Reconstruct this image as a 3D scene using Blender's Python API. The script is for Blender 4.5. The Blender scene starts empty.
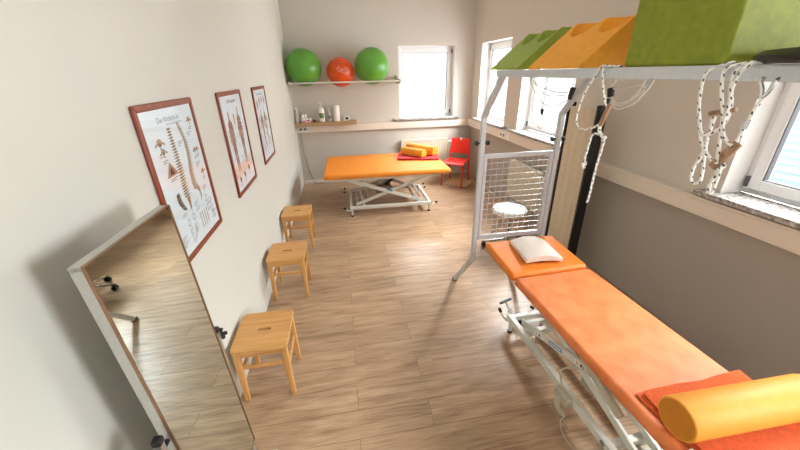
import bpy, bmesh, math, random
from mathutils import Vector, Matrix
random.seed(7)
scene = bpy.context.scene
COL = scene.collection
PI = math.pi

# ------------------------------------------------------------------ helpers
def lin(c):
    return tuple(((v / 12.92) if v <= 0.04045 else ((v + 0.055) / 1.055) ** 2.4) for v in c)

def rgb(r, g, b):
    return lin((r / 255, g / 255, b / 255)) + (1.0,)

def node(nt, kind, **kw):
    n = nt.nodes.new(kind)
    for k, v in kw.items():
        if k in n.inputs.keys():
            n.inputs[k].default_value = v
        else:
            setattr(n, k, v)
    return n

def mat(name, col, rough=0.5, metal=0.0, var=0.06, scale=30.0, bump=0.0, bscale=200.0, spec=0.5, sheen=0.0, col2=None, coat=0.0):
    """principled surface whose colour drifts with a noise"""
    m = bpy.data.materials.new(name)
    m.use_nodes = True
    nt = m.node_tree
    b = nt.nodes['Principled BSDF']
    b.inputs['Roughness'].default_value = rough
    b.inputs['Metallic'].default_value = metal
    b.inputs['Specular IOR Level'].default_value = spec
    b.inputs['Sheen Weight'].default_value = sheen
    b.inputs['Coat Weight'].default_value = coat
    tc = node(nt, 'ShaderNodeTexCoord')
    nz = node(nt, 'ShaderNodeTexNoise', Scale=scale, Detail=4.0)
    nt.links.new(tc.outputs['Object'], nz.inputs['Vector'])
    rp = node(nt, 'ShaderNodeValToRGB')
    c2 = col2 if col2 else tuple(min(1, v * (1 + var)) for v in col[:3]) + (1,)
    c1 = tuple(v * (1 - var) for v in col[:3]) + (1,)
    rp.color_ramp.elements[0].position = 0.3; rp.color_ramp.elements[0].color = c1
    rp.color_ramp.elements[1].position = 0.7; rp.color_ramp.elements[1].color = c2
    nt.links.new(nz.outputs['Fac'], rp.inputs['Fac'])
    nt.links.new(rp.outputs['Color'], b.inputs['Base Color'])
    if bump:
        n2 = node(nt, 'ShaderNodeTexNoise', Scale=bscale, Detail=3.0)
        nt.links.new(tc.outputs['Object'], n2.inputs['Vector'])
        bp = node(nt, 'ShaderNodeBump', Strength=bump, Distance=0.01)
        nt.links.new(n2.outputs['Fac'], bp.inputs['Height'])
        nt.links.new(bp.outputs['Normal'], b.inputs['Normal'])
    return m

M = {}
def wall_mat(name, upper, lower=None, split=1.06, rough=0.9):
    m = bpy.data.materials.new(name); m.use_nodes = True
    nt = m.node_tree; b = nt.nodes['Principled BSDF']; b.inputs['Roughness'].default_value = rough
    b.inputs['Specular IOR Level'].default_value = 0.2
    tc = node(nt, 'ShaderNodeTexCoord')
    nz = node(nt, 'ShaderNodeTexNoise', Scale=3.0, Detail=3.0)
    nt.links.new(tc.outputs['Object'], nz.inputs['Vector'])
    mx = node(nt, 'ShaderNodeMix', data_type='RGBA')
    mx.inputs[0].default_value = 0.0
    mx.inputs[6].default_value = upper; mx.inputs[7].default_value = lower or upper
    if lower:
        sp = node(nt, 'ShaderNodeSeparateXYZ'); nt.links.new(tc.outputs['Object'], sp.inputs[0])
        lt = node(nt, 'ShaderNodeMath', operation='LESS_THAN'); lt.inputs[1].default_value = split
        nt.links.new(sp.outputs['Z'], lt.inputs[0]); nt.links.new(lt.outputs[0], mx.inputs[0])
    m2 = node(nt, 'ShaderNodeMix', data_type='RGBA', blend_type='MULTIPLY'); m2.inputs[0].default_value = 0.05
    nt.links.new(mx.outputs[2], m2.inputs[6]); nt.links.new(nz.outputs['Color'], m2.inputs[7])
    nt.links.new(m2.outputs[2], b.inputs['Base Color'])
    n2 = node(nt, 'ShaderNodeTexNoise', Scale=160.0, Detail=2.0)
    nt.links.new(tc.outputs['Object'], n2.inputs['Vector'])
    bp = node(nt, 'ShaderNodeBump', Strength=0.08, Distance=0.01)
    nt.links.new(n2.outputs['Fac'], bp.inputs['Height']); nt.links.new(bp.outputs['Normal'], b.inputs['Normal'])
    return m

def floor_mat():
    m = bpy.data.materials.new('oak_plank_vinyl'); m.use_nodes = True
    nt = m.node_tree; b = nt.nodes['Principled BSDF']; b.inputs['Roughness'].default_value = 0.34
    b.inputs['Specular IOR Level'].default_value = 0.5
    tc = node(nt, 'ShaderNodeTexCoord')
    br = node(nt, 'ShaderNodeTexBrick', offset=0.37, Scale=1.0)
    br.inputs['Brick Width'].default_value = 1.25; br.inputs['Row Height'].default_value = 0.19
    br.inputs['Mortar Size'].default_value = 0.0018; br.inputs['Mortar Smooth'].default_value = 0.3
    br.inputs['Color1'].default_value = (0.25, 0.25, 0.25, 1); br.inputs['Color2'].default_value = (0.85, 0.85, 0.85, 1)
    br.inputs['Mortar'].default_value = (0, 0, 0, 1)
    nt.links.new(tc.outputs['Object'], br.inputs['Vector'])
    # per-plank shift of the grain
    sh = node(nt, 'ShaderNodeVectorMath', operation='MULTIPLY'); sh.inputs[1].default_value = (7.0, 11.0, 0)
    nt.links.new(br.outputs['Color'], sh.inputs[0])
    ad = node(nt, 'ShaderNodeVectorMath', operation='ADD')
    nt.links.new(tc.outputs['Object'], ad.inputs[0]); nt.links.new(sh.outputs[0], ad.inputs[1])
    mp = node(nt, 'ShaderNodeMapping'); mp.inputs['Scale'].default_value = (1.6, 15.0, 1)
    nt.links.new(ad.outputs[0], mp.inputs['Vector'])
    g1 = node(nt, 'ShaderNodeTexNoise', Scale=1.3, Detail=8.0, Roughness=0.62, Distortion=0.5)
    nt.links.new(mp.outputs[0], g1.inputs['Vector'])
    mp2 = node(nt, 'ShaderNodeMapping'); mp2.inputs['Scale'].default_value = (4.0, 90.0, 1)
    nt.links.new(ad.outputs[0], mp2.inputs['Vector'])
    g2 = node(nt, 'ShaderNodeTexNoise', Scale=1.5, Detail=4.0)
    nt.links.new(mp2.outputs[0], g2.inputs['Vector'])
    mixf = node(nt, 'ShaderNodeMath', operation='MULTIPLY_ADD'); mixf.inputs[1].default_value = 0.38
    nt.links.new(g2.outputs['Fac'], mixf.inputs[0])
    s2 = node(nt, 'ShaderNodeMath', operation='MULTIPLY'); s2.inputs[1].default_value = 0.62
    nt.links.new(g1.outputs['Fac'], s2.inputs[0]); nt.links.new(s2.outputs[0], mixf.inputs[2])
    rp = node(nt, 'ShaderNodeValToRGB')
    e = rp.color_ramp.elements
    e[0].position = 0.30; e[0].color = rgb(112, 86, 64)
    e[1].position = 0.70; e[1].color = rgb(198, 170, 140)
    k = e.new(0.47); k.color = rgb(162, 133, 104)
    k = e.new(0.56); k.color = rgb(178, 149, 119)
    nt.links.new(mixf.outputs[0], rp.inputs['Fac'])
    # plank-to-plank tone
    tone = node(nt, 'ShaderNodeMapRange'); tone.inputs[1].default_value = 0.2; tone.inputs[2].default_value = 0.9
    tone.inputs[3].default_value = 0.87; tone.inputs[4].default_value = 1.08
    nt.links.new(br.outputs['Color'], tone.inputs[0])
    mt = node(nt, 'ShaderNodeMix', data_type='RGBA', blend_type='MULTIPLY'); mt.inputs[0].default_value = 1.0
    nt.links.new(rp.outputs['Color'], mt.inputs[6]); nt.links.new(tone.outputs[0], mt.inputs[7])
    jn = node(nt, 'ShaderNodeMix', data_type='RGBA', blend_type='MULTIPLY')
    nt.links.new(br.outputs['Fac'], jn.inputs[0]); nt.links.new(mt.outputs[2], jn.inputs[6]); jn.inputs[7].default_value = (0.55, 0.5, 0.45, 1)
    nt.links.new(jn.outputs[2], b.inputs['Base Color'])
    bp = node(nt, 'ShaderNodeBump', Strength=0.12, Distance=0.005)
    nt.links.new(mixf.outputs[0], bp.inputs['Height']); nt.links.new(bp.outputs['Normal'], b.inputs['Normal'])
    return m

def wood_mat(name, dark, light, axis='X', rough=0.45, fine=18.0):
    m = bpy.data.materials.new(name); m.use_nodes = True
    nt = m.node_tree; b = nt.nodes['Principled BSDF']; b.inputs['Roughness'].default_value = rough
    tc = node(nt, 'ShaderNodeTexCoord')
    mp = node(nt, 'ShaderNodeMapping')
    s = {'X': (1.5, fine, fine), 'Y': (fine, 1.5, fine), 'Z': (fine, fine, 1.5)}[axis]
    mp.inputs['Scale'].default_value = s
    nt.links.new(tc.outputs['Object'], mp.inputs['Vector'])
    nz = node(nt, 'ShaderNodeTexNoise', Scale=2.0, Detail=6.0, Distortion=0.4)
    nt.links.new(mp.outputs[0], nz.inputs['Vector'])
    rp = node(nt, 'ShaderNodeValToRGB')
    rp.color_ramp.elements[0].position = 0.3; rp.color_ramp.elements[0].color = dark
    rp.color_ramp.elements[1].position = 0.7; rp.color_ramp.elements[1].color = light
    nt.links.new(nz.outputs['Fac'], rp.inputs['Fac']); nt.links.new(rp.outputs['Color'], b.inputs['Base Color'])
    return m

def rope_mat(name, white, fleck, ulen=0.02):
    """white braid with dark flecks along the rope (uv: u = metres along, v = around)"""
    m = bpy.data.materials.new(name); m.use_nodes = True
    nt = m.node_tree; b = nt.nodes['Principled BSDF']; b.inputs['Roughness'].default_value = 0.8
    uv = node(nt, 'ShaderNodeUVMap'); uv.uv_map = 'UVMap'
    sp = node(nt, 'ShaderNodeSeparateXYZ'); nt.links.new(uv.outputs[0], sp.inputs[0])
    def mth(op, a_, b_):
        n_ = node(nt, 'ShaderNodeMath', operation=op)
        for i_, q_ in enumerate((a_, b_)):
            if q_ is None: continue
            if isinstance(q_, (int, float)): n_.inputs[i_].default_value = q_
            else: nt.links.new(q_, n_.inputs[i_])
        return n_.outputs[0]
    fu = mth('FRACT', mth('MULTIPLY', sp.outputs['X'], 1 / ulen), None)
    tw = mth('ADD', mth('MULTIPLY', sp.outputs['Y'], 2.0), mth('MULTIPLY', sp.outputs['X'], 0.5 / ulen))
    fv = mth('FRACT', tw, None)
    gt = node(nt, 'ShaderNodeMath', operation='MULTIPLY')
    nt.links.new(mth('LESS_THAN', fu, 0.38), gt.inputs[0]); nt.links.new(mth('LESS_THAN', fv, 0.38), gt.inputs[1])
    mx = node(nt, 'ShaderNodeMix', data_type='RGBA'); mx.inputs[6].default_value = white; mx.inputs[7].default_value = fleck
    nt.links.new(gt.outputs[0], mx.inputs[0]); nt.links.new(mx.outputs[2], b.inputs['Base Color'])
    return m

def glass_mat(name, tint=(1, 1, 1, 1), edge=0.6):
    m = bpy.data.materials.new(name); m.use_nodes = True
    nt = m.node_tree; nt.nodes.remove(nt.nodes['Principled BSDF'])
    out = nt.nodes['Material Output']
    tr = node(nt, 'ShaderNodeBsdfTransparent'); tr.inputs['Color'].default_value = tint
    gl = node(nt, 'ShaderNodeBsdfGlossy'); gl.inputs['Roughness'].default_value = 0.02
    lw = node(nt, 'ShaderNodeLayerWeight'); lw.inputs['Blend'].default_value = 0.5
    pw = node(nt, 'ShaderNodeMath', operation='POWER'); pw.inputs[1].default_value = 4.0
    nt.links.new(lw.outputs['Facing'], pw.inputs[0])
    fr = node(nt, 'ShaderNodeMath', operation='MULTIPLY_ADD'); fr.inputs[1].default_value = edge; fr.inputs[2].default_value = 0.045
    nt.links.new(pw.outputs[0], fr.inputs[0])
    mx = node(nt, 'ShaderNodeMixShader')
    nt.links.new(fr.outputs[0], mx.inputs[0]); nt.links.new(tr.outputs[0], mx.inputs[1]); nt.links.new(gl.outputs[0], mx.inputs[2])
    nt.links.new(mx.outputs[0], out.inputs['Surface'])
    return m

class MB:
    """collects faces (with uvs and material slots) and links them as ONE mesh object"""
    def __init__(s):
        s.v = []; s.f = []; s.uv = {}; s.mi = []; s.cur = 0; s.T = None
    def add(s, vs, fs, uvs=None):
        o = len(s.v)
        if s.T is not None: vs = [tuple(s.T @ Vector(p)) for p in vs]
        s.v += [tuple(p) for p in vs]
        for i, f in enumerate(fs):
            if uvs: s.uv[len(s.f)] = uvs[i]
            s.f.append(tuple(o + k for k in f)); s.mi.append(s.cur)
        return s
    def box(s, x0, x1, y0, y1, z0, z1):
        vs = [(x0, y0, z0), (x1, y0, z0), (x1, y1, z0), (x0, y1, z0), (x0, y0, z1), (x1, y0, z1), (x1, y1, z1), (x0, y1, z1)]
        return s.add(vs, [(0, 3, 2, 1), (4, 5, 6, 7), (0, 1, 5, 4), (1, 2, 6, 5), (2, 3, 7, 6), (3, 0, 4, 7)])
    def bar(s, p0, p1, w, h, up=(0, 0, 1)):
        p0, p1 = Vector(p0), Vector(p1); d = (p1 - p0).normalized(); up = Vector(up)
        a = d.cross(up)
        if a.length < 1e-4: a = d.cross(Vector((1, 0, 0)))
        a.normalize(); b = a.cross(d).normalized()
        vs = []
        for p in (p0, p1):
            for sa, sb in ((-1, -1), (1, -1), (1, 1), (-1, 1)):
                vs.append(p + a * (w / 2 * sa) + b * (h / 2 * sb))
        return s.add(vs, [(0, 1, 2, 3), (7, 6, 5, 4), (0, 4, 5, 1), (1, 5, 6, 2), (2, 6, 7, 3), (3, 7, 4, 0)])
    def cyl(s, p0, p1, r0, r1=None, n=16, caps=True):
        r1 = r0 if r1 is None else r1
        p0, p1 = Vector(p0), Vector(p1); d = (p1 - p0).normalized()
        a = d.cross(Vector((0, 0, 1)));
        if a.length < 1e-4: a = Vector((1, 0, 0))
        a.normalize(); b = d.cross(a)
        vs = []
        for p, r in ((p0, r0), (p1, r1)):
            for i in range(n):
                t = 2 * PI * i / n; vs.append(p + a * (r * math.cos(t)) + b * (r * math.sin(t)))
        fs = [(i, (i + 1) % n, n + (i + 1) % n, n + i) for i in range(n)]
        if caps: fs += [tuple(range(n - 1, -1, -1)), tuple(range(n, 2 * n))]
        return s.add(vs, fs)
    def lathe(s, prof, c=(0, 0, 0), n=24):
        cx, cy, cz = c; vs = []; fs = []
        for r, z in prof:
            for i in range(n):
                t = 2 * PI * i / n; vs.append((cx + max(r, 1e-4) * math.cos(t), cy + max(r, 1e-4) * math.sin(t), cz + z))
        for k in range(len(prof) - 1):
            for i in range(n):
                j = (i + 1) % n; fs.append((k * n + i, k * n + j, (k + 1) * n + j, (k + 1) * n + i))
        fs.append(tuple(range(n - 1, -1, -1))); fs.append(tuple((len(prof) - 1) * n + i for i in range(n)))
        return s.add(vs, fs)
    def sphere(s, c, r, n=24, sx=1, sy=1, sz=1):
        vs = []; fs = []; m = n // 2
        for k in range(m + 1):
            ph = -PI / 2 + PI * k / m
            for i in range(n):
                t = 2 * PI * i / n
                vs.append((c[0] + sx * r * max(math.cos(ph), 1e-4) * math.cos(t), c[1] + sy * r * max(math.cos(ph), 1e-4) * math.sin(t), c[2] + sz * r * math.sin(ph)))
        for k in range(m):
            for i in range(n):
                j = (i + 1) % n; fs.append((k * n + i, k * n + j, (k + 1) * n + j, (k + 1) * n + i))
        return s.add(vs, fs)
    def prism(s, pts, ext):
        """polygon (3D points) extruded by a vector"""
        e = Vector(ext); n = len(pts); vs = [Vector(p) for p in pts] + [Vector(p) + e for p in pts]
        fs = [tuple(range(n - 1, -1, -1)), tuple(range(n, 2 * n))] + [(i, (i + 1) % n, n + (i + 1) % n, n + i) for i in range(n)]
        return s.add(vs, fs)
    def face(s, pts):
        return s.add(pts, [tuple(range(len(pts)))])
    def tube(s, pts, r, n=8, smooth=6, closed=False, rot=0.0):
        P = [Vector(p) for p in pts]
        if smooth and len(P) > 2:
            Q = []; m = len(P)
            rng = range(m) if closed else range(m - 1)
            for i in rng:
                p1, p2 = P[i], P[(i + 1) % m]
                p0 = P[(i - 1) % m] if (closed or i > 0) else p1 + (p1 - p2)
                p3 = P[(i + 2) % m] if (closed or i + 2 < m) else p2 + (p2 - p1)
                for k in range(smooth):
                    t = k / smooth
                    Q.append(0.5 * ((2 * p1) + (p2 - p0) * t + (2 * p0 - 5 * p1 + 4 * p2 - p3) * t * t + (3 * p1 - p0 - 3 * p2 + p3) * t ** 3))
            if not closed: Q.append(P[-1])
            P = Q
        m = len(P); T = []
        for i in range(m):
            a = P[(i - 1) % m] if (closed or i > 0) else P[i]
            b = P[(i + 1) % m] if (closed or i < m - 1) else P[i]
            T.append((b - a).normalized())
        N = T[0].orthogonal().normalized()
        if abs(T[0].z) > 0.9: N = T[0].cross(Vector((0, 1, 0))).normalized()
        elif n == 4: N = T[0].cross(Vector((0, 0, 1))).normalized()
        vs = []; L = [0.0]
        for i in range(1, m): L.append(L[-1] + (P[i] - P[i - 1]).length)
        for i in range(m):
            N = (N - T[i] * N.dot(T[i])).normalized(); B = T[i].cross(N)
            k = 1.0
            if n == 4 and 0 < i < m - 1:                    # keep the section through a mitre
                cs = max(0.5, (P[i] - P[i - 1]).normalized().dot(T[i])); k = 1.0 / cs if False else 1.0
            for j in range(n):
                t = 2 * PI * j / n + rot
                vs.append(P[i] + (N * math.cos(t) + B * math.sin(t)) * r * k)
        fs = []; uvs = []
        for i in range(m if closed else m - 1):
            i2 = (i + 1) % m; l0 = L[i]; l1 = L[i2] if i2 else L[i] + (P[0] - P[i]).length
            for j in range(n):
                j2 = (j + 1) % n
                fs.append((i * n + j, i * n + j2, i2 * n + j2, i2 * n + j))
                uvs.append(((l0, j / n), (l0, (j + 1) / n), (l1, (j + 1) / n), (l1, j / n)))
        if not closed:
            fs.append(tuple(range(n - 1, -1, -1))); uvs.append(tuple((0, 0) for _ in range(n)))
            fs.append(tuple((m - 1) * n + j for j in range(n))); uvs.append(tuple((0, 0) for _ in range(n)))
        return s.add(vs, fs, uvs)
    def build(s, name, mats, parent=None, origin=None, bevel=0.0, seg=2, smooth=35, subsurf=0):
        if not isinstance(mats, (list, tuple)): mats = [mats]
        if origin is None:
            if parent is not None: origin = ORG[parent.name]
            else:
                xs, ys, zs = zip(*s.v); origin = ((min(xs) + max(xs)) / 2, (min(ys) + max(ys)) / 2, min(zs))
        o = Vector(origin)
        me = bpy.data.meshes.new(name)
        me.from_pydata([tuple(Vector(p) - o) for p in s.v], [], s.f)
        for m in mats: me.materials.append(m)
        if len(mats) > 1:
            for p, k in zip(me.polygons, s.mi): p.material_index = k
        if s.uv:
            ul = me.uv_layers.new(name='UVMap')
            for fi, p in enumerate(me.polygons):
                if fi in s.uv:
                    for li, c in zip(p.loop_indices, s.uv[fi]): ul.data[li].uv = c
        bm = bmesh.new(); bm.from_mesh(me); bmesh.ops.recalc_face_normals(bm, faces=bm.faces); bm.to_mesh(me); bm.free()
        if smooth:
            me.polygons.foreach_set('use_smooth', [True] * len(me.polygons))
            me.set_sharp_from_angle(angle=math.radians(smooth))
        ob = bpy.data.objects.new(name, me); COL.objects.link(ob)
        if parent is not None:
            ob.parent = parent; ORG[ob.name] = ORG[parent.name]
        else:
            ob.location = o; ORG[ob.name] = tuple(o)
        if bevel:
            md = ob.modifiers.new('Bevel', 'BEVEL'); md.width = bevel; md.segments = seg; md.limit_method = 'ANGLE'; md.angle_limit = math.radians(40)
            md.harden_normals = False
        if subsurf:
            md = ob.modifiers.new('Subsurf', 'SUBSURF'); md.levels = subsurf; md.render_levels = subsurf
        return ob

ORG = {}
def tag(o, label, cat, group=None):
    o['label'] = label; o['category'] = cat
    if group: o['group'] = group
    return o
def thing(name, label, cat, loc, group=None):
    o = bpy.data.objects.new(name, None); o.empty_display_size = 0.1; COL.objects.link(o)
    o.location = loc; ORG[o.name] = tuple(loc)
    return tag(o, label, cat, group)
def struct(o):
    o['kind'] = 'structure'; return o
def struct_root(name, loc):
    o = bpy.data.objects.new(name, None); COL.objects.link(o); o.location = loc; ORG[o.name] = tuple(loc)
    return struct(o)
def dup(root, loc, label, group=None):
    """copy of a thing with copies of its parts and sub-parts"""
    r = root.copy(); COL.objects.link(r); r.location = loc; r['label'] = label
    if group: r['group'] = group
    for ch in list(root.children):
        c = ch.copy(); COL.objects.link(c); c.parent = r
        for g in list(ch.children):
            d = g.copy(); COL.objects.link(d); d.parent = c
    return r

# ------------------------------------------------------------------ materials
M['wall_left'] = wall_mat('left_wall_paint', rgb(214, 215, 206))
M['wall_back'] = wall_mat('back_wall_paint', rgb(208, 203, 194), rgb(198, 193, 184))
M['wall_right'] = wall_mat('right_wall_paint_low_shade', rgb(210, 203, 193), rgb(172, 164, 154))  # darker lower tone paints in the shade on the wall below its own windows
M['ceiling'] = wall_mat('ceiling_paint', rgb(236, 234, 230))
M['reveal'] = mat('window_reveal_paint', rgb(240, 239, 236), 0.85, var=0.02)
M['floor'] = floor_mat()
M['skirting'] = mat('skirting_white', rgb(222, 219, 213), 0.5, var=0.03)
M['duct'] = mat('duct_cream_plastic', rgb(228, 218, 203), 0.45, var=0.02)
M['upvc'] = mat('window_white_plastic', rgb(238, 240, 241), 0.35, var=0.02)
M['gasket'] = mat('grey_gasket', rgb(96, 97, 100), 0.6)
M['marble'] = mat('sill_mottled_stone', rgb(138, 130, 124), 0.25, var=0.5, scale=38, col2=rgb(204, 199, 194))
M['glass'] = glass_mat('window_glass')
M['picture_glass'] = glass_mat('picture_glass', edge=0.22)
M['black'] = mat('black_plastic', rgb(22, 22, 24), 0.45)
M['white_metal'] = mat('white_powder_coat', rgb(214, 215, 206), 0.35, var=0.03)
M['silver'] = mat('silver_paint', rgb(200, 203, 206), 0.38, metal=0.15, var=0.05, scale=60)
M['chrome'] = mat('chrome', rgb(205, 205, 206), 0.16, metal=1.0, var=0.03)
M['alu'] = mat('brushed_aluminium', rgb(196, 196, 192), 0.32, metal=0.85, var=0.06, scale=80)
M['mirror'] = mat('mirror_silvering', rgb(214, 224, 218), 0.015, metal=1.0, var=0.0)
M['bronze'] = mat('bronze_edge', rgb(150, 118, 92), 0.3, metal=0.7)
M['orange_vinyl'] = mat('orange_vinyl', rgb(228, 124, 32), 0.55, var=0.08, scale=14, bump=0.1, bscale=260)
M['peach_vinyl'] = mat('faded_orange_vinyl', rgb(214, 114, 54), 0.55, var=0.10, scale=9, bump=0.1, bscale=260, col2=rgb(228, 132, 74))
M['yellow_vinyl'] = mat('yellow_orange_vinyl', rgb(236, 160, 44), 0.6, var=0.05, bump=0.05, bscale=300)
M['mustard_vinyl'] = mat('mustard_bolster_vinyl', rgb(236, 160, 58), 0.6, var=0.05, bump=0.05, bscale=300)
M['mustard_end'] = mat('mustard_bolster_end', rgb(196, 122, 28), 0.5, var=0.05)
M['orange_foam'] = mat('orange_cover', rgb(240, 166, 42), 0.6, var=0.06, bump=0.12, bscale=320)
M['green_vinyl'] = mat('olive_green_cover', rgb(146, 168, 62), 0.6, var=0.08, scale=40, bump=0.12, bscale=320)
M['green_cube'] = mat('green_marbled_cover', rgb(126, 136, 24), 0.6, var=0.13, scale=36, bump=0.12, bscale=260)
M['towel_orange'] = mat('orange_terry', rgb(238, 104, 40), 0.95, var=0.12, scale=60, bump=0.8, bscale=420, sheen=0.1)
M['towel_red'] = mat('red_terry', rgb(212, 36, 40), 0.95, var=0.15, scale=60, bump=0.6, bscale=420, sheen=0.1)
M['pillow'] = mat('white_cover', rgb(226, 216, 204), 0.8, var=0.03, bump=0.1)
M['dark_red'] = mat('dark_red_lining', rgb(96, 32, 26), 0.7)
M['red_plastic'] = mat('red_plastic', rgb(226, 40, 26), 0.4, var=0.03)
M['ball_green'] = mat('green_rubber', rgb(92, 156, 54), 0.32, var=0.05, scale=5)
M['ball_orange'] = mat('orange_rubber', rgb(214, 78, 18), 0.36, var=0.14, scale=16)
M['beech'] = wood_mat('beech_stool', rgb(192, 138, 76), rgb(216, 166, 102), 'X', 0.42, 26)
M['beech_leg'] = wood_mat('beech_leg', rgb(194, 140, 74), rgb(218, 168, 100), 'Z', 0.42, 26)
M['oak'] = wood_mat('oak_shelf', rgb(160, 128, 88), rgb(190, 158, 116), 'X', 0.5, 30)
M['mahogany'] = wood_mat('mahogany_frame', rgb(114, 46, 22), rgb(150, 68, 36), 'Z', 0.35, 40)
M['toggle_wood'] = wood_mat('toggle_wood', rgb(140, 104, 78), rgb(172, 134, 104), 'Z', 0.5, 60)
M['beige_fabric'] = mat('beige_screen_fabric', rgb(214, 197, 170), 0.9, var=0.04, bump=0.2, bscale=300)
M['radiator'] = mat('radiator_cream', rgb(222, 213, 194), 0.4, var=0.03)
M['grey_motor'] = mat('grey_motor', rgb(150, 150, 144), 0.5)
M['handset'] = mat('grey_beige_plastic', rgb(190, 184, 164), 0.5)
M['wire'] = mat('galvanised_wire', rgb(196, 197, 198), 0.35, metal=0.5)
M['bottle_white'] = mat('white_bottle', rgb(236, 236, 232), 0.35, var=0.02)
M['bottle_clear'] = mat('frosted_bottle', rgb(198, 198, 194), 0.25, var=0.05)
M['label_green'] = mat('label_green', rgb(96, 128, 66), 0.5)
M['label_grey'] = mat('label_grey', rgb(120, 124, 122), 0.5)
M['pink'] = mat('pink_print', rgb(206, 74, 118), 0.6)
M['paper'] = mat('paper_white', rgb(244, 243, 238), 0.9, var=0.02)
M['poster'] = mat('poster_paper', rgb(226, 240, 248), 0.6, var=0.03, scale=3)
M['ink_grey'] = mat('ink_grey', rgb(120, 126, 130), 0.8)
M['ink_dark'] = mat('ink_dark', rgb(64, 64, 66), 0.8)
M['bone'] = mat('ink_bone', rgb(172, 150, 122), 0.8, var=0.25, scale=90)
M['bone_dark'] = mat('ink_bone_dark', rgb(92, 78, 64), 0.8)
M['muscle'] = mat('ink_muscle', rgb(168, 126, 112), 0.8, var=0.3, scale=60)
M['muscle_dark'] = mat('ink_muscle_dark', rgb(120, 76, 66), 0.8, var=0.2, scale=60)
M['ink_pink'] = mat('ink_pale_pink', rgb(232, 214, 208), 0.8)
M['sticker_blue'] = mat('sticker_blue', rgb(56, 138, 190), 0.4)
M['sticker_yellow'] = mat('sticker_yellow', rgb(232, 182, 36), 0.5)
M['sticker_white'] = mat('sticker_white', rgb(238, 238, 234), 0.5)
M['mat_beige'] = mat('cork_mat', rgb(196, 168, 122), 0.8, var=0.08, scale=80)
M['rope'] = rope_mat('flecked_rope', rgb(238, 236, 230), rgb(84, 84, 92), 0.020)
M['rope_thin'] = rope_mat('thin_flecked_cord', rgb(226, 224, 220), rgb(120, 104, 100), 0.03)
M['cable'] = mat('cable_grey', rgb(70, 70, 68), 0.6)
M['facade'] = mat('facade_pale_blue', rgb(134, 162, 182), 0.8, var=0.02)
M['facade_white'] = mat('facade_white', rgb(158, 184, 198), 0.8, var=0.02)
M['rope_white'] = mat('white_cord', rgb(230, 228, 222), 0.8, var=0.12, scale=120)
M['amber_vinyl'] = mat('amber_vinyl', rgb(238, 144, 38), 0.52, var=0.06, scale=14, bump=0.1, bscale=260)
# ------------------------------------------------------------------ the room
D, W, H, Y0 = 6.734, 3.418, 3.4, -1.9
T_back = Matrix(((1, 0, 0, 0), (0, 1, 0, D), (0, 0, 1, 0), (0, 0, 0, 1)))       # local (along wall, outward, up)
T_right = Matrix(((0, 1, 0, W), (1, 0, 0, 0), (0, 0, 1, 0), (0, 0, 0, 1)))

mb = MB(); mb.box(-0.3, W + 0.3, Y0 - 0.3, D + 0.3, -0.1, 0.0)
struct(mb.build('floor', M['floor'], origin=(0, 0, 0), smooth=0))
mb = MB(); mb.box(-0.3, W + 0.3, Y0 - 0.3, D + 0.3, H, H + 0.1)
struct(mb.build('ceiling', M['ceiling'], origin=(0, 0, 0), smooth=0))
mb = MB(); mb.box(-0.25, 0, Y0 - 0.25, D + 0.25, 0, H)
struct(mb.build('wall_left', M['wall_left'], origin=(0, 0, 0), smooth=0))
mb = MB(); mb.box(0, W, Y0 - 0.25, Y0, 0, H)
struct(mb.build('wall_front', M['wall_back'], origin=(0, 0, 0), smooth=0))

def holed_wall(name, T, U0, U1, holes, mats, depth=0.3):
    mb = MB(); mb.T = T
    us = sorted({U0, U1} | {h[0] for h in holes} | {h[1] for h in holes})
    zs = sorted({0, H} | {h[2] for h in holes} | {h[3] for h in holes})
    for a, b in zip(us, us[1:]):
        for c, d in zip(zs, zs[1:]):
            if any(h[0] <= a and b <= h[1] and h[2] <= c and d <= h[3] for h in holes): continue
            for n in (0, depth): mb.face([(a, n, c), (b, n, c), (b, n, d), (a, n, d)])
    mb.cur = 1
    for a, b, c, d in holes:
        for p, q in (((a, c), (b, c)), ((b, c), (b, d)), ((b, d), (a, d)), ((a, d), (a, c))):
            mb.face([(p[0], 0, p[1]), (q[0], 0, q[1]), (q[0], depth, q[1]), (p[0], depth, p[1])])
    mb.cur = 0
    for p, q in (((U0, 0), (U1, 0)), ((U1, 0), (U1, H)), ((U1, H), (U0, H)), ((U0, H), (U0, 0))):
        mb.face([(p[0], 0, p[1]), (q[0], 0, q[1]), (q[0], depth, q[1]), (p[0], depth, p[1])])
    return struct(mb.build(name, mats, origin=(0, 0, 0), smooth=0))

ZB, ZT = 1.15, 2.44
back_holes = [(1.965, 3.055, ZB, ZT)]
right_holes = [(5.235, 6.345, ZB, ZT), (3.62, 4.80, ZB, 2.385), (0.70, 1.825, ZB, ZT), (-1.35, -0.25, ZB, ZT)]
holed_wall('wall_back', T_back, 0, W, back_holes, [M['wall_back'], M['reveal']])
holed_wall('wall_right', T_right, Y0, D, right_holes, [M['wall_right'], M['reveal']])

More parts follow.
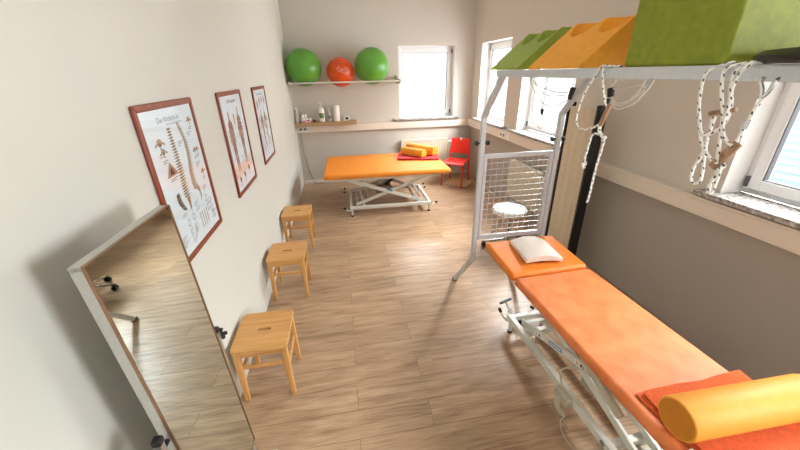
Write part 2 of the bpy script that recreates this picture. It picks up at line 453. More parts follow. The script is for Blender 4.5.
def window(k, T, hole, handle_at_end):
    u0, u1, z0, z1 = hole
    z0 += 0.035
    root = struct_root('window_%d' % k, tuple(T @ Vector(((u0 + u1) / 2, 0.15, z0))))
    def ring(mb, a, b, c, d, w, n0, n1):
        mb.box(a, a + w, n0, n1, c, d); mb.box(b - w, b, n0, n1, c, d)
        mb.box(a + w, b - w, n0, n1, c, c + w); mb.box(a + w, b - w, n0, n1, d - w, d)
    f = MB(); f.T = T; ring(f, u0, u1, z0, z1, 0.055, 0.17, 0.24)
    f.build('window_frame', M['upvc'], root, bevel=0.004)
    s = MB(); s.T = T; ring(s, u0 + 0.04, u1 - 0.04, z0 + 0.04, z1 - 0.04, 0.07, 0.145, 0.215)
    sash = s.build('window_sash', M['upvc'], root, bevel=0.006)
    g = MB(); g.T = T; ring(g, u0 + 0.108, u1 - 0.108, z0 + 0.108, z1 - 0.108, 0.008, 0.150, 0.19)
    g.build('gasket', M['gasket'], sash)
    g = MB(); g.T = T; g.box(u0 + 0.11, u1 - 0.11, 0.176, 0.182, z0 + 0.11, z1 - 0.11)
    g.build('window_pane', M['glass'], sash, smooth=0)
    uh = u1 - 0.075 if handle_at_end else u0 + 0.075
    h = MB(); h.T = T; zc = (z0 + z1) / 2
    h.box(uh - 0.014, uh + 0.014, 0.130, 0.146, zc - 0.035, zc + 0.035)
    h.cyl((uh, 0.132, zc), (uh, 0.10, zc), 0.009); h.box(uh - 0.01, uh + 0.01, 0.092, 0.108, zc - 0.12, zc + 0.012)
    h.build('window_handle', M['upvc'], sash, bevel=0.003)
    h = MB(); h.T = T; ue = u0 + 0.03 if handle_at_end else u1 - 0.03
    for zz in (z0 + 0.05, z1 - 0.12): h.box(ue - 0.012, ue + 0.012, 0.135, 0.172, zz, zz + 0.07)
    h.build('hinge', M['gasket'], root, bevel=0.003)
    s = MB(); s.T = T
    s.prism([(u0 - 0.11, -0.095, ZB), (u1 + 0.11, -0.095, ZB), (u1 + 0.11, 0.0, ZB), (u1, 0.0, ZB), (u1, 0.17, ZB), (u0, 0.17, ZB), (u0, 0.0, ZB), (u0 - 0.11, 0.0, ZB)], T.to_3x3() @ Vector((0, 0, 0.0)) + Vector((0, 0, 0.035)))
    s.build('window_sill', M['marble'], root, bevel=0.004)
    return root
window(1, T_back, back_holes[0], False)
window(2, T_right, right_holes[0], False)
window(3, T_right, right_holes[1], False)
window(4, T_right, right_holes[2], False)
window(5, T_right, right_holes[3], False)

def skirting(name, T, a, b, flip=1):
    mb = MB(); mb.T = T
    mb.prism([(a, 0, 0), (a, -0.016 * flip, 0), (a, -0.016 * flip, 0.052), (a, -0.008 * flip, 0.062), (a, 0, 0.062)], T.to_3x3() @ Vector((b - a, 0, 0)))
    return struct(mb.build(name, M['skirting'], origin=(0, 0, 0), smooth=0))
skirting('baseboard_back', T_back, 0.016, W - 0.016)
skirting('baseboard_right', T_right, Y0, D)
T_left = Matrix(((0, 1, 0, 0), (1, 0, 0, 0), (0, 0, 1, 0), (0, 0, 0, 1)))
skirting('baseboard_left', T_left, Y0, D, -1)

def duct(name, T, a, b):
    mb = MB(); mb.T = T
    mb.box(a, b, -0.058, 0, 1.0, 1.132); mb.box(a, b, -0.062, -0.056, 1.018, 1.114)
    x = a + 0.7
    while x < b:
        mb.box(x, x + 0.012, -0.0635, -0.05, 1.002, 1.13); x += 2.0
    return struct(mb.build(name, M['duct'], origin=(0, 0, 0), bevel=0.003, smooth=30))
duct('trim_1', T_back, 0, W - 0.06)
duct('trim_2', T_right, Y0, D)

def socket(name, T, u, label, w=0.08, mat_=None, holes=True, z=1.066):
    root = thing(name, label, 'socket', tuple(T @ Vector((u, -0.063, z - 0.04))))
    mb = MB(); mb.T = T; mb.box(u - w / 2, u + w / 2, -0.073, -0.062, z - 0.04, z + 0.04)
    mb.build('cover_plate', M['upvc'], root, bevel=0.004)
    mb = MB(); mb.T = T
    if holes:
        mb.cyl((u, -0.074, z), (u, -0.066, z), 0.024, n=20)
        mb.build('socket_well', M['gasket'], root)
    else:
        mb.box(u - 0.026, u + 0.026, -0.077, -0.07, z - 0.026, z + 0.026)
        mb.build('rocker', M['upvc'], root, bevel=0.003)
    return root
socket('wall_socket', T_right, 5.14, 'white power socket on the side cable duct, the one nearer the red chair')
socket('wall_socket', T_right, 5.045, 'white power socket on the side cable duct, in the middle beside the blank switch plate')
socket('wall_switch', T_right, 4.90, 'blank white plate with a flat rocker beside the two power sockets', holes=False)
socket('wall_socket', T_back, 0.085, 'small white socket under the oak shelf close beside the room corner', w=0.06)
socket('wall_socket', T_back, 0.165, 'small white socket under the oak shelf, second from the room corner', w=0.06)

mb = MB(); mb.tube([(0.09, D - 0.066, 1.07), (0.075, D - 0.05, 1.0), (0.07, D - 0.012, 0.9), (0.068, D - 0.012, 0.68), (0.10, D - 0.02, 0.42), (0.15, D - 0.026, 0.2), (0.205, D - 0.03, 0.06), (0.24, D - 0.04, 0.006), (0.4, D - 0.05, 0.005)], 0.0035, 6)
tag(mb.build('power_cable', M['cable'], origin=(0.2, D - 0.04, 0)), 'thin dark cable running from the corner socket down the back wall to the floor', 'cable')

# ------------------------------------------------------------------ neighbouring facade seen through the side windows
nb = thing('neighbour_building', 'pale blue boarded facade across the yard, seen through the side window above the couch', 'building', (W + 3.4, 1.2, -0.6))
mb = MB(); mb.box(W + 3.4, W + 3.6, -2.5, 4.2, -0.6, 4.5)
mb.build('facade_wall', M['facade'], nb, smooth=0)
mb = MB()
z = -0.55
while z < 4.4:
    mb.box(W + 3.375, W + 3.40, -2.5, 4.2, z, z + 0.04); z += 0.10
mb.build('cladding_board', M['facade_white'], nb, smooth=0)
# ------------------------------------------------------------------ treatment couches
def TU(o, xdir):
    """frame at o whose u axis is xdir (in plan), v to its side"""
    u = Vector((xdir[0], xdir[1], 0)).normalized(); v = Vector((-u.y, u.x, 0))
    return Matrix(((u.x, v.x, 0, o[0]), (u.y, v.y, 0, o[1]), (0, 0, 1, o[2]), (0, 0, 0, 1)))

def cushion(name, material, root, T, u0, u1, v0, v1, z0, z1, tilt=None, r=0.028, taper=0.0):
    mb = MB(); mb.T = T
    za, zb = (0, 0) if tilt is None else tilt
    N = 10
    vs = []
    mb.add([(u0, v0, z0 + za), (u1, v0 + taper, z0 + zb), (u1, v1 - taper, z0 + zb), (u0, v1, z0 + za),
            (u0, v0, z1 + za), (u1, v0 + taper, z1 + zb), (u1, v1 - taper, z1 + zb), (u0, v1, z1 + za)],
           [(0, 3, 2, 1), (4, 5, 6, 7), (0, 1, 5, 4), (1, 2, 6, 5), (2, 3, 7, 6), (3, 0, 4, 7)])
    return mb.build(name, material, root, bevel=r, seg=5, smooth=60)

def couch_base(root, T, u0, u1, v0, v1, ztop, arm_lo, arm_hi, stickers=False):
    """white lift base: floor frame, feet, levers, scissor arms, upper frame"""
    mb = MB(); mb.T = T
    for v in (v0 + 0.02, v1 - 0.02): mb.bar((u0, v, 0.135), (u1, v, 0.135), 0.04, 0.05)
    for u in (u0 + 0.02, u1 - 0.02, u0 + 0.22, u1 - 0.20):
        mb.bar((u, v0 + 0.04, 0.137), (u, v1 - 0.04, 0.137), 0.04, 0.044)
    base = mb.build('base_frame', M['white_metal'], root, bevel=0.004)
    for u in (u0, u1):
        for v in (v0 + 0.02, v1 - 0.02):
            s = 1 if u == u1 else -1
            mb = MB(); mb.T = T
            mb.box(u + s * 0.001 - 0.002, u + s * 0.001 + 0.002, v - 0.017, v + 0.017, 0.115, 0.155)
            mb.build('end_cap', M['black'], base)
    for u in (u0 + 0.03, u1 - 0.03):
        for v in (v0 + 0.02, v1 - 0.02):
            f = MB(); f.T = T; f.cyl((u, v, 0.012), (u, v, 0.115), 0.017)
            ft = f.build('foot', M['white_metal'], root)
            f = MB(); f.T = T; f.cyl((u, v, 0.0), (u, v, 0.022), 0.021); f.build('foot_cap', M['black'], ft)
            so = 1 if u > (u0 + u1) / 2 else -1; sv = 1 if v > (v0 + v1) / 2 else -1
            f = MB(); f.T = T
            f.tube([(u, v, 0.10), (u + so * 0.06, v + sv * 0.03, 0.105), (u + so * 0.10, v + sv * 0.05, 0.15)], 0.009, 8, 4)
            f.tube([(u + so * 0.05, v + sv * 0.02, 0.105), (u + so * 0.11, v - sv * 0.04, 0.12)], 0.008, 8, 0)
            lv = f.build('castor_lever', M['white_metal'], root)
            f = MB(); f.T = T
            f.cyl((u + so * 0.095, v + sv * 0.047, 0.14), (u + so * 0.112, v + sv * 0.056, 0.17), 0.013)
            f.build('lever_grip', M['black'], lv)
            f = MB(); f.T = T
            f.cyl((u + so * 0.10, v - sv * 0.031, 0.117), (u + so * 0.125, v - sv * 0.055, 0.123), 0.013)
            f.build('lever_grip', M['black'], lv)
    va, vb = v0 + 0.075, v1 - 0.075
    arms = []
    for k, v in enumerate((va, vb)):
        s = -1 if k == 0 else 1
        f = MB(); f.T = T; f.bar((u1 - 0.10, v, 0.155), (arm_hi[0], v, arm_hi[1]), 0.022, 0.052, up=(0, 0, 1)); arms.append(f.build('scissor_arm', M['white_metal'], root, bevel=0.004))
        f = MB(); f.T = T; f.bar((u0 + 0.10, v - s * 0.032, 0.155), (arm_lo[0], v - s * 0.032, arm_lo[1]), 0.022, 0.048); f.build('scissor_arm', M['white_metal'], root, bevel=0.004)
    for u, zz in ((arm_hi[0], arm_hi[1]), (arm_lo[0], arm_lo[1]), (u1 - 0.12, 0.16), (u0 + 0.12, 0.16)):
        f = MB(); f.T = T; f.cyl(tuple((u, va, zz)), tuple((u, vb, zz)), 0.014)
        f.build('cross_tube', M['white_metal'], root)
    f = MB(); f.T = T
    for v in (v0 + 0.05, v1 - 0.05): f.bar((u0 - 0.12, v, ztop - 0.018), (u1 + 0.12, v, ztop - 0.018), 0.035, 0.034)
    for u in (u0 - 0.08, (u0 + u1) / 2, u1 + 0.08): f.bar((u, v0 + 0.06, ztop - 0.018), (u, v1 - 0.06, ztop - 0.018), 0.035, 0.03)
    f.build('top_frame', M['white_metal'], root, bevel=0.003)
    return base, arms

# --- couch in the suspension frame: the long axis runs to the far head end
c1 = (2.235, 1.84, 0.0)
T1 = TU(c1, (-0.03, 1.0))           # u to the head end, v towards the left wall
couch = thing('treatment_couch', 'narrow height-adjustable couch with faded orange cushions and white scissor base, standing inside the silver frame', 'couch', c1)
cushion('body_cushion', M['peach_vinyl'], couch, T1, -1.52, -0.008, -0.30, 0.30, 0.618, 0.68)
hc = cushion('head_cushion', M['orange_vinyl'], couch, T1, 0.008, 0.47, -0.305, 0.305, 0.628, 0.69, tilt=(-0.004, 0.03))
mb = MB(); mb.T = T1; mb.cyl((0.155, 0.005, 0.655), (0.155, 0.005, 0.7015), 0.042, n=24)
mb.build('nose_opening', M['dark_red'], hc)
base1, arms1 = couch_base(couch, T1, -1.10, 0.205, -0.17, 0.17, 0.622, (0.10, 0.46), (-1.08, 0.53))
# stickers on the visible outer arm: its face looks to the left wall (+v)
a0, a1 = Vector((0.105, 0.0, 0.155)), Vector((-1.08, 0.0, 0.53))
adir = (a1 - a0).normalized(); aup = Vector((0, 1, 0)).cross(adir); aup = aup if aup.z > 0 else -aup
def on_arm(mb, s0, s1, h0, h1, lift):
    v = 0.095 + 0.0112 + lift
    P = [a0 + adir * s + aup * h for s, h in ((s0, h0), (s1, h0), (s1, h1), (s0, h1))]
    mb.face([(p.x, v, p.z) for p in P])
st = MB(); st.T = T1
st.cur = 1
on_arm(st, 0.36, 0.50, -0.014, 0.014, 0.0)
st.cur = 2
for k in range(7): on_arm(st, 0.372 + k * 0.017, 0.384 + k * 0.017, -0.006, 0.006, 0.0006)
armL = [a for a in arms1][1]
STM = [M['sticker_yellow'], M['sticker_blue'], M['sticker_white'], M['ink_dark']]
st.build('blue_sticker', STM, armL, smooth=0)['label'] = 'blue strip sticker'
for s in (0.19, 0.62):
    st = MB(); st.T = T1
    st.cur = 2; on_arm(st, s, s + 0.10, -0.016, 0.016, 0.0)
    st.cur = 0
    P = [a0 + adir * (s + a) + aup * h for a, h in ((0.008, -0.009), (0.034, -0.009), (0.021, 0.011))]
    st.face([(p.x, 0.1068, p.z) for p in P])
    st.cur = 3
    on_arm(st, s + 0.050, s + 0.068, -0.010, 0.008, 0.0006); on_arm(st, s + 0.076, s + 0.084, -0.010, 0.002, 0.0006)
    P = [a0 + adir * (s + a) + aup * h for a, h in ((0.018, -0.006), (0.024, -0.006), (0.021, 0.005))]
    st.face([(p.x, 0.1074, p.z) for p in P])
    st.build('warning_sticker', STM, armL, smooth=0)['label'] = 'white sticker with yellow warning triangle'
# round sticker on the base rail
st = MB(); st.T = T1
for k in range(2):
    uc = -0.86 - 0.055 * k
    st.cur = k; st.face([(uc + 0.018 * math.cos(2 * PI * i / 16), 0.1712, 0.135 + 0.018 * math.sin(2 * PI * i / 16)) for i in range(16)])
st.build('round_sticker', [M['label_grey'], M['ink_dark']], base1, smooth=0)
# foot pedal bar by the head-end corner
f = MB(); f.T = T1
f.tube([(0.17, 0.10, 0.137), (0.24, 0.13, 0.16), (0.30, 0.15, 0.215)], 0.010, 8, 4)
pd = f.build('pedal_arm', M['white_metal'], couch)
f = MB(); f.T = T1; f.bar((0.325, 0.085, 0.222), (0.285, 0.205, 0.222), 0.022, 0.016); f.build('pedal_grip', M['black'], pd, bevel=0.004)
f = MB(); f.T = T1; f.cyl((0.255, 0.02, 0.05), (0.255, 0.05, 0.05), 0.05, n=20); f.build('castor', M['black'], couch, bevel=0.004)
f = MB(); f.T = T1
f.box(-0.66, -0.50, -0.04, 0.04, 0.17, 0.24); f.cyl((-0.52, 0, 0.21), (-0.12, 0, 0.30), 0.024); f.cyl((-0.12, 0, 0.30), (0.02, 0, 0.35), 0.014)
f.build('lift_motor', M['grey_motor'], couch, bevel=0.008)
f = MB(); f.T = T1; f.box(-1.0, -0.88, -0.09, 0.03, 0.04, 0.11); f.build('control_box', M['handset'], couch, bevel=0.01)
f = MB(); f.T = T1; f.box(-0.61, -0.49, 0.155, 0.21, 0.085, 0.16); jb = f.build('junction_box', M['handset'], couch, bevel=0.008)
f = MB(); f.T = T1
pts = []
for i in range(90):
    t = i / 89; cu = -0.55 - 0.02 * t; cv = 0.22 + 0.03 * math.sin(t * PI); cz = 0.16 - 0.10 * t
    a = i * 1.1; pts.append((cu + 0.012 * math.cos(a) - 0.05 * t, cv + 0.012 * math.sin(a), cz))
f.tube(pts, 0.004, 6, 0)
f.tube([pts[-1], (-0.64, 0.25, 0.03), (-0.72, 0.27, 0.006), (-0.95, 0.26, 0.005), (-1.3, 0.3, 0.005)], 0.004, 6, 5)
f.tube([(-0.52, 0.18, 0.16), (-0.47, 0.17, 0.26), (-0.55, 0.14, 0.36), (-0.66, 0.13, 0.40)], 0.006, 6, 5)
f.build('coiled_cord', M['handset'], jb)
f = MB(); f.T = T1; f.bar((-0.62, 0.165, 0.50), (-0.90, 0.165, 0.395), 0.028, 0.045); f.build('hand_control', M['handset'], couch, bevel=0.009, seg=3)

# --- towel, bolster, head pad on it
def towel(name, material, label, T, u0, u1, v0, v1, z, layers, group=None, drape=0.0, seed=1, wave=0.006):
    """folded cloth: layers of slightly wavy sheet joined at the folded edge"""
    rnd = random.Random(seed); mb = MB(); mb.T = T; n, m = 22, 16
    th = 0.011
    for L in range(layers):
        zb = z + 0.001 + L * (th + 0.001)
        a0, a1 = u0 + rnd.uniform(-0.004, 0.012) * (L > 0), u1 - rnd.uniform(0, 0.010)
        b0, b1 = v0 + rnd.uniform(0, 0.006), v1 - rnd.uniform(-0.004, 0.008) - 0.012 * (L % 2)
        ph = rnd.uniform(0, 6)
        top = []; bot = []
        for i in range(n + 1):
            for j in range(m + 1):
                fu, fv = i / n, j / m
                w = wave * (0.5 + 0.5 * math.sin(5 * fu + 3 * fv + ph) * math.cos(4 * fv - 2 * fu + ph)) * (1 if L == layers - 1 else 0.4)
                e = 0.006 * math.sin(9 * fv + ph) * (fu in (0, 1)) + 0
                u_ = a0 + (a1 - a0) * fu + e; v_ = b0 + (b1 - b0) * fv + 0.005 * math.sin(8 * fu + ph) * (fv in (0, 1))
                edge = min(fu, 1 - fu, fv, 1 - fv)
                rd = th * 0.45 * max(0, 1 - edge / 0.05) ** 2
                top.append((u_, v_, zb + th + w - rd)); bot.append((u_, v_, zb + rd * 0.9 + 0.15 * w))
        k = len(top); vs = top + bot; fs = []
        idx = lambda i, j: i * (m + 1) + j
        for i in range(n):
            for j in range(m):
                fs.append((idx(i, j), idx(i + 1, j), idx(i + 1, j + 1), idx(i, j + 1)))
                fs.append((k + idx(i, j), k + idx(i, j + 1), k + idx(i + 1, j + 1), k + idx(i + 1, j)))
        for i in range(n):
            for j in (0, m): fs.append((idx(i, j), idx(i + 1, j), k + idx(i + 1, j), k + idx(i, j)))
        for j in range(m):
            for i in (0, n): fs.append((idx(i, j), idx(i, j + 1), k + idx(i, j + 1), k + idx(i, j)))
        mb.add(vs, fs)
    return mb

tw = towel('', None, '', T1, -1.46, -0.98, -0.315, 0.240, 0.681, 2, seed=4, wave=0.008)
o = tag(tw.build('folded_towel', M['towel_orange'], smooth=50), 'orange-red terry towel folded flat on the near end of the narrow couch, under the bolster', 'towel')
tg = MB(); tg.T = T1; tg.add([(-1.225, 0.238, 0.69), (-1.255, 0.238, 0.69), (-1.262, 0.268, 0.684), (-1.230, 0.268, 0.684), (-1.225, 0.238, 0.692), (-1.255, 0.238, 0.692), (-1.262, 0.268, 0.686), (-1.230, 0.268, 0.686)],
        [(0, 3, 2, 1), (4, 5, 6, 7), (0, 1, 5, 4), (1, 2, 6, 5), (2, 3, 7, 6), (3, 0, 4, 7)])
tg.build('care_tag', M['sticker_white'], o)

def bolster(name, mats, p0, p1, r, flat=0.72):
    """half-round roll: round on top, flat underneath"""
    p0, p1 = Vector(p0), Vector(p1); d = (p1 - p0).normalized(); side = d.cross(Vector((0, 0, 1))).normalized(); up = Vector((0, 0, 1))
    prof = []
    a0 = math.acos(-flat) if flat < 1 else PI
    N = 40
    for i in range(N + 1):
        t = -a0 + 2 * a0 * i / N; prof.append((math.sin(t) * r, math.cos(t) * r))
    mb = MB(); bev = 0.008
    rings = [(0.0, 1 - bev / r), (bev * 0.3, 1 - 0.3 * bev / r), (bev, 1.0)]
    L = (p1 - p0).length
    rings = rings + [(L - bev, 1.0), (L - bev * 0.3, 1 - 0.3 * bev / r), (L, 1 - bev / r)]
    vs = []
    for l, k in rings:
        for a, b in prof: vs.append(p0 + d * l + side * (a * k) + up * (b * k))
    n = len(prof); fs = []
    for q in range(len(rings) - 1):
        for i in range(n):
            j = (i + 1) % n; fs.append((q * n + i, q * n + j, (q + 1) * n + j, (q + 1) * n + i))
    mb.add(vs, fs)
    mb.cur = 1; mb.add([vs[i] for i in range(n)], [tuple(range(n - 1, -1, -1))]); mb.add([vs[(len(rings) - 1) * n + i] for i in range(n)], [tuple(range(n))])
    return mb

bz = 0.681 + 0.0245
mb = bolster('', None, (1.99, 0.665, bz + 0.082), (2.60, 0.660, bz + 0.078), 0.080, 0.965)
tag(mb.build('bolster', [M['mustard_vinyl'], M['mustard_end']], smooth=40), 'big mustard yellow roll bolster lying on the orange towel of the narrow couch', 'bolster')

# white arched head pad
mb = MB(); n = 18
tp = []; 
Tp = TU((2.245, 2.085, 0), (0.985, 0.0)) 
Tp = Matrix.Translation((2.240, 2.085, 0.0)) @ Matrix.Rotation(math.radians(-4), 4, 'Z')
mb.T = Tp
vs = []; fs = []
for i in range(n + 1):
    t = i / n; xx = -0.138 + 0.276 * t; h = 0.052 * math.sin(PI * (0.12 + 0.80 * t)) 
    for yy in (-0.155, -0.145, 0.145, 0.155):
        k = 0.006 if abs(yy) > 0.15 else 0.0
        vs.append((xx, yy, 0.7 + 0.03 * (0.5 + yy) * 0.5 + 0.012 + h - k))
for i in range(n + 1):
    t = i / n; xx = -0.138 + 0.276 * t; h = 0.052 * math.sin(PI * (0.12 + 0.80 * t)) 
    for yy in (-0.155, -0.145, 0.145, 0.155):
        vs.append((xx, yy, 0.7 + 0.03 * (0.5 + yy) * 0.5 - 0.006 + h * 0.35))
K = (n + 1) * 4
for i in range(n):
    for j in range(3):
        a = i * 4 + j; fs.append((a, a + 4, a + 5, a + 1)); fs.append((K + a, K + a + 1, K + a + 5, K + a + 4))
    for j in (0, 3):
        a = i * 4 + j; fs.append((a, a + 4, K + a + 4, K + a))
for j in range(3):
    for i in (0, n):
        a = i * 4 + j; fs.append((a, a + 1, K + a + 1, K + a))
mb.add(vs, fs)
tag(mb.build('head_pad', M['pillow'], smooth=40), 'white arched head pad lying on the orange head section of the narrow couch', 'pillow')

# --- wide couch by the back wall
c2 = (1.47, 5.42, 0.0)
T2 = TU(c2, (1.0, -0.018))         # u to the right, v to the back wall
couch2 = thing('therapy_couch', 'wide orange therapy couch on a white scissor base, standing along the back wall', 'couch', c2)
cushion('mattress', M['amber_vinyl'], couch2, T2, -0.945, 0.965, -0.64, 0.64, 0.59, 0.665, r=0.032)
b2, a2 = couch_base(couch2, T2, -0.60, 0.66, -0.64, 0.27, 0.592, (0.62, 0.555), (-0.58, 0.555))
f = MB(); f.T = T2; f.box(-0.16, 0.10, -0.20, 0.02, 0.20, 0.32); f.cyl((-0.1, -0.1, 0.30), (0.22, -0.1, 0.50), 0.03)
f.build('lift_motor', M['grey_motor'], couch2, bevel=0.02, seg=3)
f = MB(); f.T = T2; f.cyl((0.0, -0.12, 0.33), (0.34, -0.12, 0.55), 0.022); f.build('spindle', M['black'], couch2)
for k, (u, v) in enumerate(((-0.40, -0.3), (-0.30, -0.1), (-0.36, 0.1))):
    f = MB(); f.T = T2; f.tube([(u, v, 0.16), (u - 0.02, v, 0.30), (u + 0.06, v, 0.33), (u + 0.10, v, 0.2)], 0.009, 6, 4)
    f.build('pedal_loop', M['white_metal'], couch2)
f = MB(); f.T = T2; f.cur = 0
f.face([(-0.02, -0.5782, 0.37), (0.06, -0.5782, 0.345), (0.06, -0.5782, 0.372), (-0.02, -0.5782, 0.397)])
f.build('blue_sticker', M['sticker_blue'], a2[0], smooth=0)['label'] = 'small blue sticker'

TT = TU((2.13, 5.72, 0), (math.cos(math.radians(-12)), math.sin(math.radians(-12))))
tw = towel('', None, '', TT, -0.36, 0.34, -0.34, 0.30, 0.666, 2, seed=9, wave=0.014)
tag(tw.build('folded_towel', M['towel_red'], smooth=50), 'crumpled red terry towel lying on the wide couch, under two small bolsters', 'towel')
tz = 0.666 + 2 * 0.012 + 0.014
for (p0, p1, r, lab) in (((1.865, 5.79, 0), (2.165, 5.46, 0), 0.075, 'short yellow half-round bolster on the red towel, the one farther from the back wall'),
                         ((2.01, 6.04, 0), (2.385, 5.56, 0), 0.085, 'longer yellow half-round bolster on the red towel, the one closer to the red chair')):
    fl = 0.62; zc = tz + r * fl
    mb = bolster('', None, (p0[0], p0[1], zc), (p1[0], p1[1], zc), r, fl)
    tag(mb.build('bolster', [M['yellow_vinyl'], M['yellow_vinyl']], smooth=40), lab, 'bolster', 'yellow half-round bolsters on the red towel')
# ------------------------------------------------------------------ wooden stools
def make_stool(cx, cy, label):
    t = thing('wooden_stool', label, 'stool', (cx, cy, 0), 'beech stools along the poster wall')
    sw, sd, h = 0.175, 0.188, 0.45
    mb = MB(); N = 64; out = []; inn = []
    for i in range(N):
        a = 2 * PI * i / N; ca, sa = math.cos(a), math.sin(a)
        k = (abs(ca / sw) ** 14 + abs(sa / sd) ** 14) ** (-1 / 14); out.append((ca * k, sa * k))
        r = 0.013; L = 0.032
        k2 = min(1 / max(abs(ca) / (L + r), 1e-6), 1 / max(abs(sa) / r, 1e-6)); x, y = ca * k2, sa * k2
        if abs(x) > L:
            x0 = L if x > 0 else -L; b = ca * x0; x = b; d = ca * x0
            q = d + math.sqrt(max(0, d * d - x0 * x0 + r * r)); x, y = ca * q, sa * q
        inn.append((x, y))
    vs = []
    for z, P in ((h, out), (h, inn), (h - 0.022, out), (h - 0.022, inn)):
        vs += [(cx + p[0], cy + p[1], z) for p in P]
    fs = []
    for i in range(N):
        j = (i + 1) % N
        fs += [(i, j, N + j, N + i), (2 * N + i, 3 * N + i, 3 * N + j, 2 * N + j), (i, 2 * N + i, 2 * N + j, j), (N + i, N + j, 3 * N + j, 3 * N + i)]
    mb.add(vs, fs); mb.build('seat', M['beech'], t, bevel=0.004, seg=2, smooth=50)
    lx, ly = 0.145, 0.152
    for sx in (-1, 1):
        for sy in (-1, 1):
            m = MB(); vs = []
            for z, w, dx in ((0.0, 0.0145, 0.006), (0.2, 0.0175, 0.003), (h - 0.0225, 0.019, 0)):
                for a, b in ((-1, -1), (1, -1), (1, 1), (-1, 1)): vs.append((cx + sx * (lx + dx) + a * w, cy + sy * (ly + dx) + b * w, z))
            fs = [(3, 2, 1, 0), (8, 9, 10, 11)]
            for k in range(2):
                for i in range(4): j = (i + 1) % 4; fs.append((k * 4 + i, k * 4 + j, k * 4 + 4 + j, k * 4 + 4 + i))
            m.add(vs, fs); m.build('leg', M['beech_leg'], t, bevel=0.004)
    for s in (-1, 1):
        m = MB(); m.box(cx - lx + 0.018, cx + lx - 0.018, cy + s * ly - 0.009, cy + s * ly + 0.009, h - 0.075, h - 0.0225); m.build('apron', M['beech'], t, bevel=0.002)
        m = MB(); m.box(cx + s * lx - 0.009, cx + s * lx + 0.009, cy - ly + 0.018, cy + ly - 0.018, h - 0.075, h - 0.0225); m.build('apron', M['beech'], t, bevel=0.002)
        m = MB(); m.box(cx - lx + 0.016, cx + lx - 0.016, cy + s * (ly + .002) - 0.008, cy + s * (ly + .002) + 0.008, 0.275, 0.300); m.build('stretcher', M['beech'], t, bevel=0.003)
        m = MB(); m.box(cx + s * (lx + .002) - 0.008, cx + s * (lx + .002) + 0.008, cy - ly + 0.016, cy + ly - 0.016, 0.225, 0.250); m.build('stretcher', M['beech'], t, bevel=0.003)
    return t
st1 = make_stool(0.207, 1.895, 'beech stool with a slotted seat beside the mirror, below the spine poster')
dup(st1, (0.216, 3.01, 0), 'beech stool with a slotted seat, the middle one of three along the wall')
dup(st1, (0.196, 4.075, 0), 'beech stool with a slotted seat, the one closest to the wide couch')

# ------------------------------------------------------------------ framed anatomy posters
def poster(y0, label, draw):
    z1, z0, w = 1.8976, 1.1304, 0.613; h = z1 - z0
    t = thing('framed_poster', label, 'poster', (0.0, y0 + w / 2, z0), 'framed anatomy charts on the long wall')
    b = 0.030
    mb = MB()
    for pts in (((0, 0), (1, 0), 'b'), ((0, 1), (1, 1), 't')): pass
    o = [(y0, z0), (y0 + w, z0), (y0 + w, z1), (y0, z1)]; i = [(y0 + b, z0 + b), (y0 + w - b, z0 + b), (y0 + w - b, z1 - b), (y0 + b, z1 - b)]
    for k in range(4):
        j = (k + 1) % 4
        vs = [(x, p[0], p[1]) for x in (0.001, 0.016) for p in (o[k], o[j], i[j], i[k])]
        mb.add(vs, [(0, 1, 2, 3), (7, 6, 5, 4), (0, 4, 5, 1), (1, 5, 6, 2), (2, 6, 7, 3), (3, 7, 4, 0)])
    mb.build('picture_frame', M['mahogany'], t, bevel=0.005, seg=2, smooth=30)
    mb = MB(); mb.cur = 0
    mb.box(0.0015, 0.008, y0 + b - 0.004, y0 + w - b + 0.004, z0 + b - 0.004, z1 - b + 0.004)
    ly, lz = w - 2 * b, h - 2 * b
    cnt = [0]
    def P(u, v, lift=0.0): return (0.0083 + lift, y0 + b + u * ly, z1 - b - v * lz)
    def poly(pts, m, lift=None):
        cnt[0] += 1; mb.cur = m; L = (cnt[0] % 40) * 0.00003 if lift is None else lift
        mb.face([P(u, v, L) for u, v in pts])
    def ell(u, v, a, bb, m, n=14, rot=0):
        c, s = math.cos(rot), math.sin(rot)
        poly([(u + a * math.cos(2 * PI * k / n) * c - bb * math.sin(2 * PI * k / n) * s * 0.8, v + (a * math.cos(2 * PI * k / n) * s + bb * math.sin(2 * PI * k / n) * c)) for k in range(n)], m)
    def strip(pts, ws, m):
        L = []; Rr = []
        for k, (u, v) in enumerate(pts):
            a = pts[max(k - 1, 0)]; c = pts[min(k + 1, len(pts) - 1)]
            dx, dy = c[0] - a[0], c[1] - a[1]; q = math.hypot(dx, dy) or 1
            wk = ws[k] if isinstance(ws, (list, tuple)) else ws
            L.append((u - dy / q * wk, v + dx / q * wk)); Rr.append((u + dy / q * wk, v - dx / q * wk))
        for k in range(len(pts) - 1): poly([L[k], L[k + 1], Rr[k + 1], Rr[k]], m)
    def lines(u, v, w_, n, m=1, step=0.014):
        for k in range(n): strip([(u, v + k * step), (u + w_ * (1 - 0.25 * (k % 3)), v + k * step)], 0.0022, m)
    draw(poly, ell, strip, lines)
    mb.build('chart_print', [M['poster'], M['ink_grey'], M['ink_dark'], M['bone'], M['bone_dark'], M['muscle'], M['muscle_dark'], M['ink_pink']], t, smooth=0)
    g = MB(); g.box(0.0112, 0.0126, y0 + b - 0.003, y0 + w - b + 0.003, z0 + b - 0.003, z1 - b + 0.003)
    g.build('cover_glass', M['picture_glass'], t, smooth=0)
    return t, (lambda u, v, lift=0.0098: (lift, y0 + b + u * ly, z1 - b - v * lz))

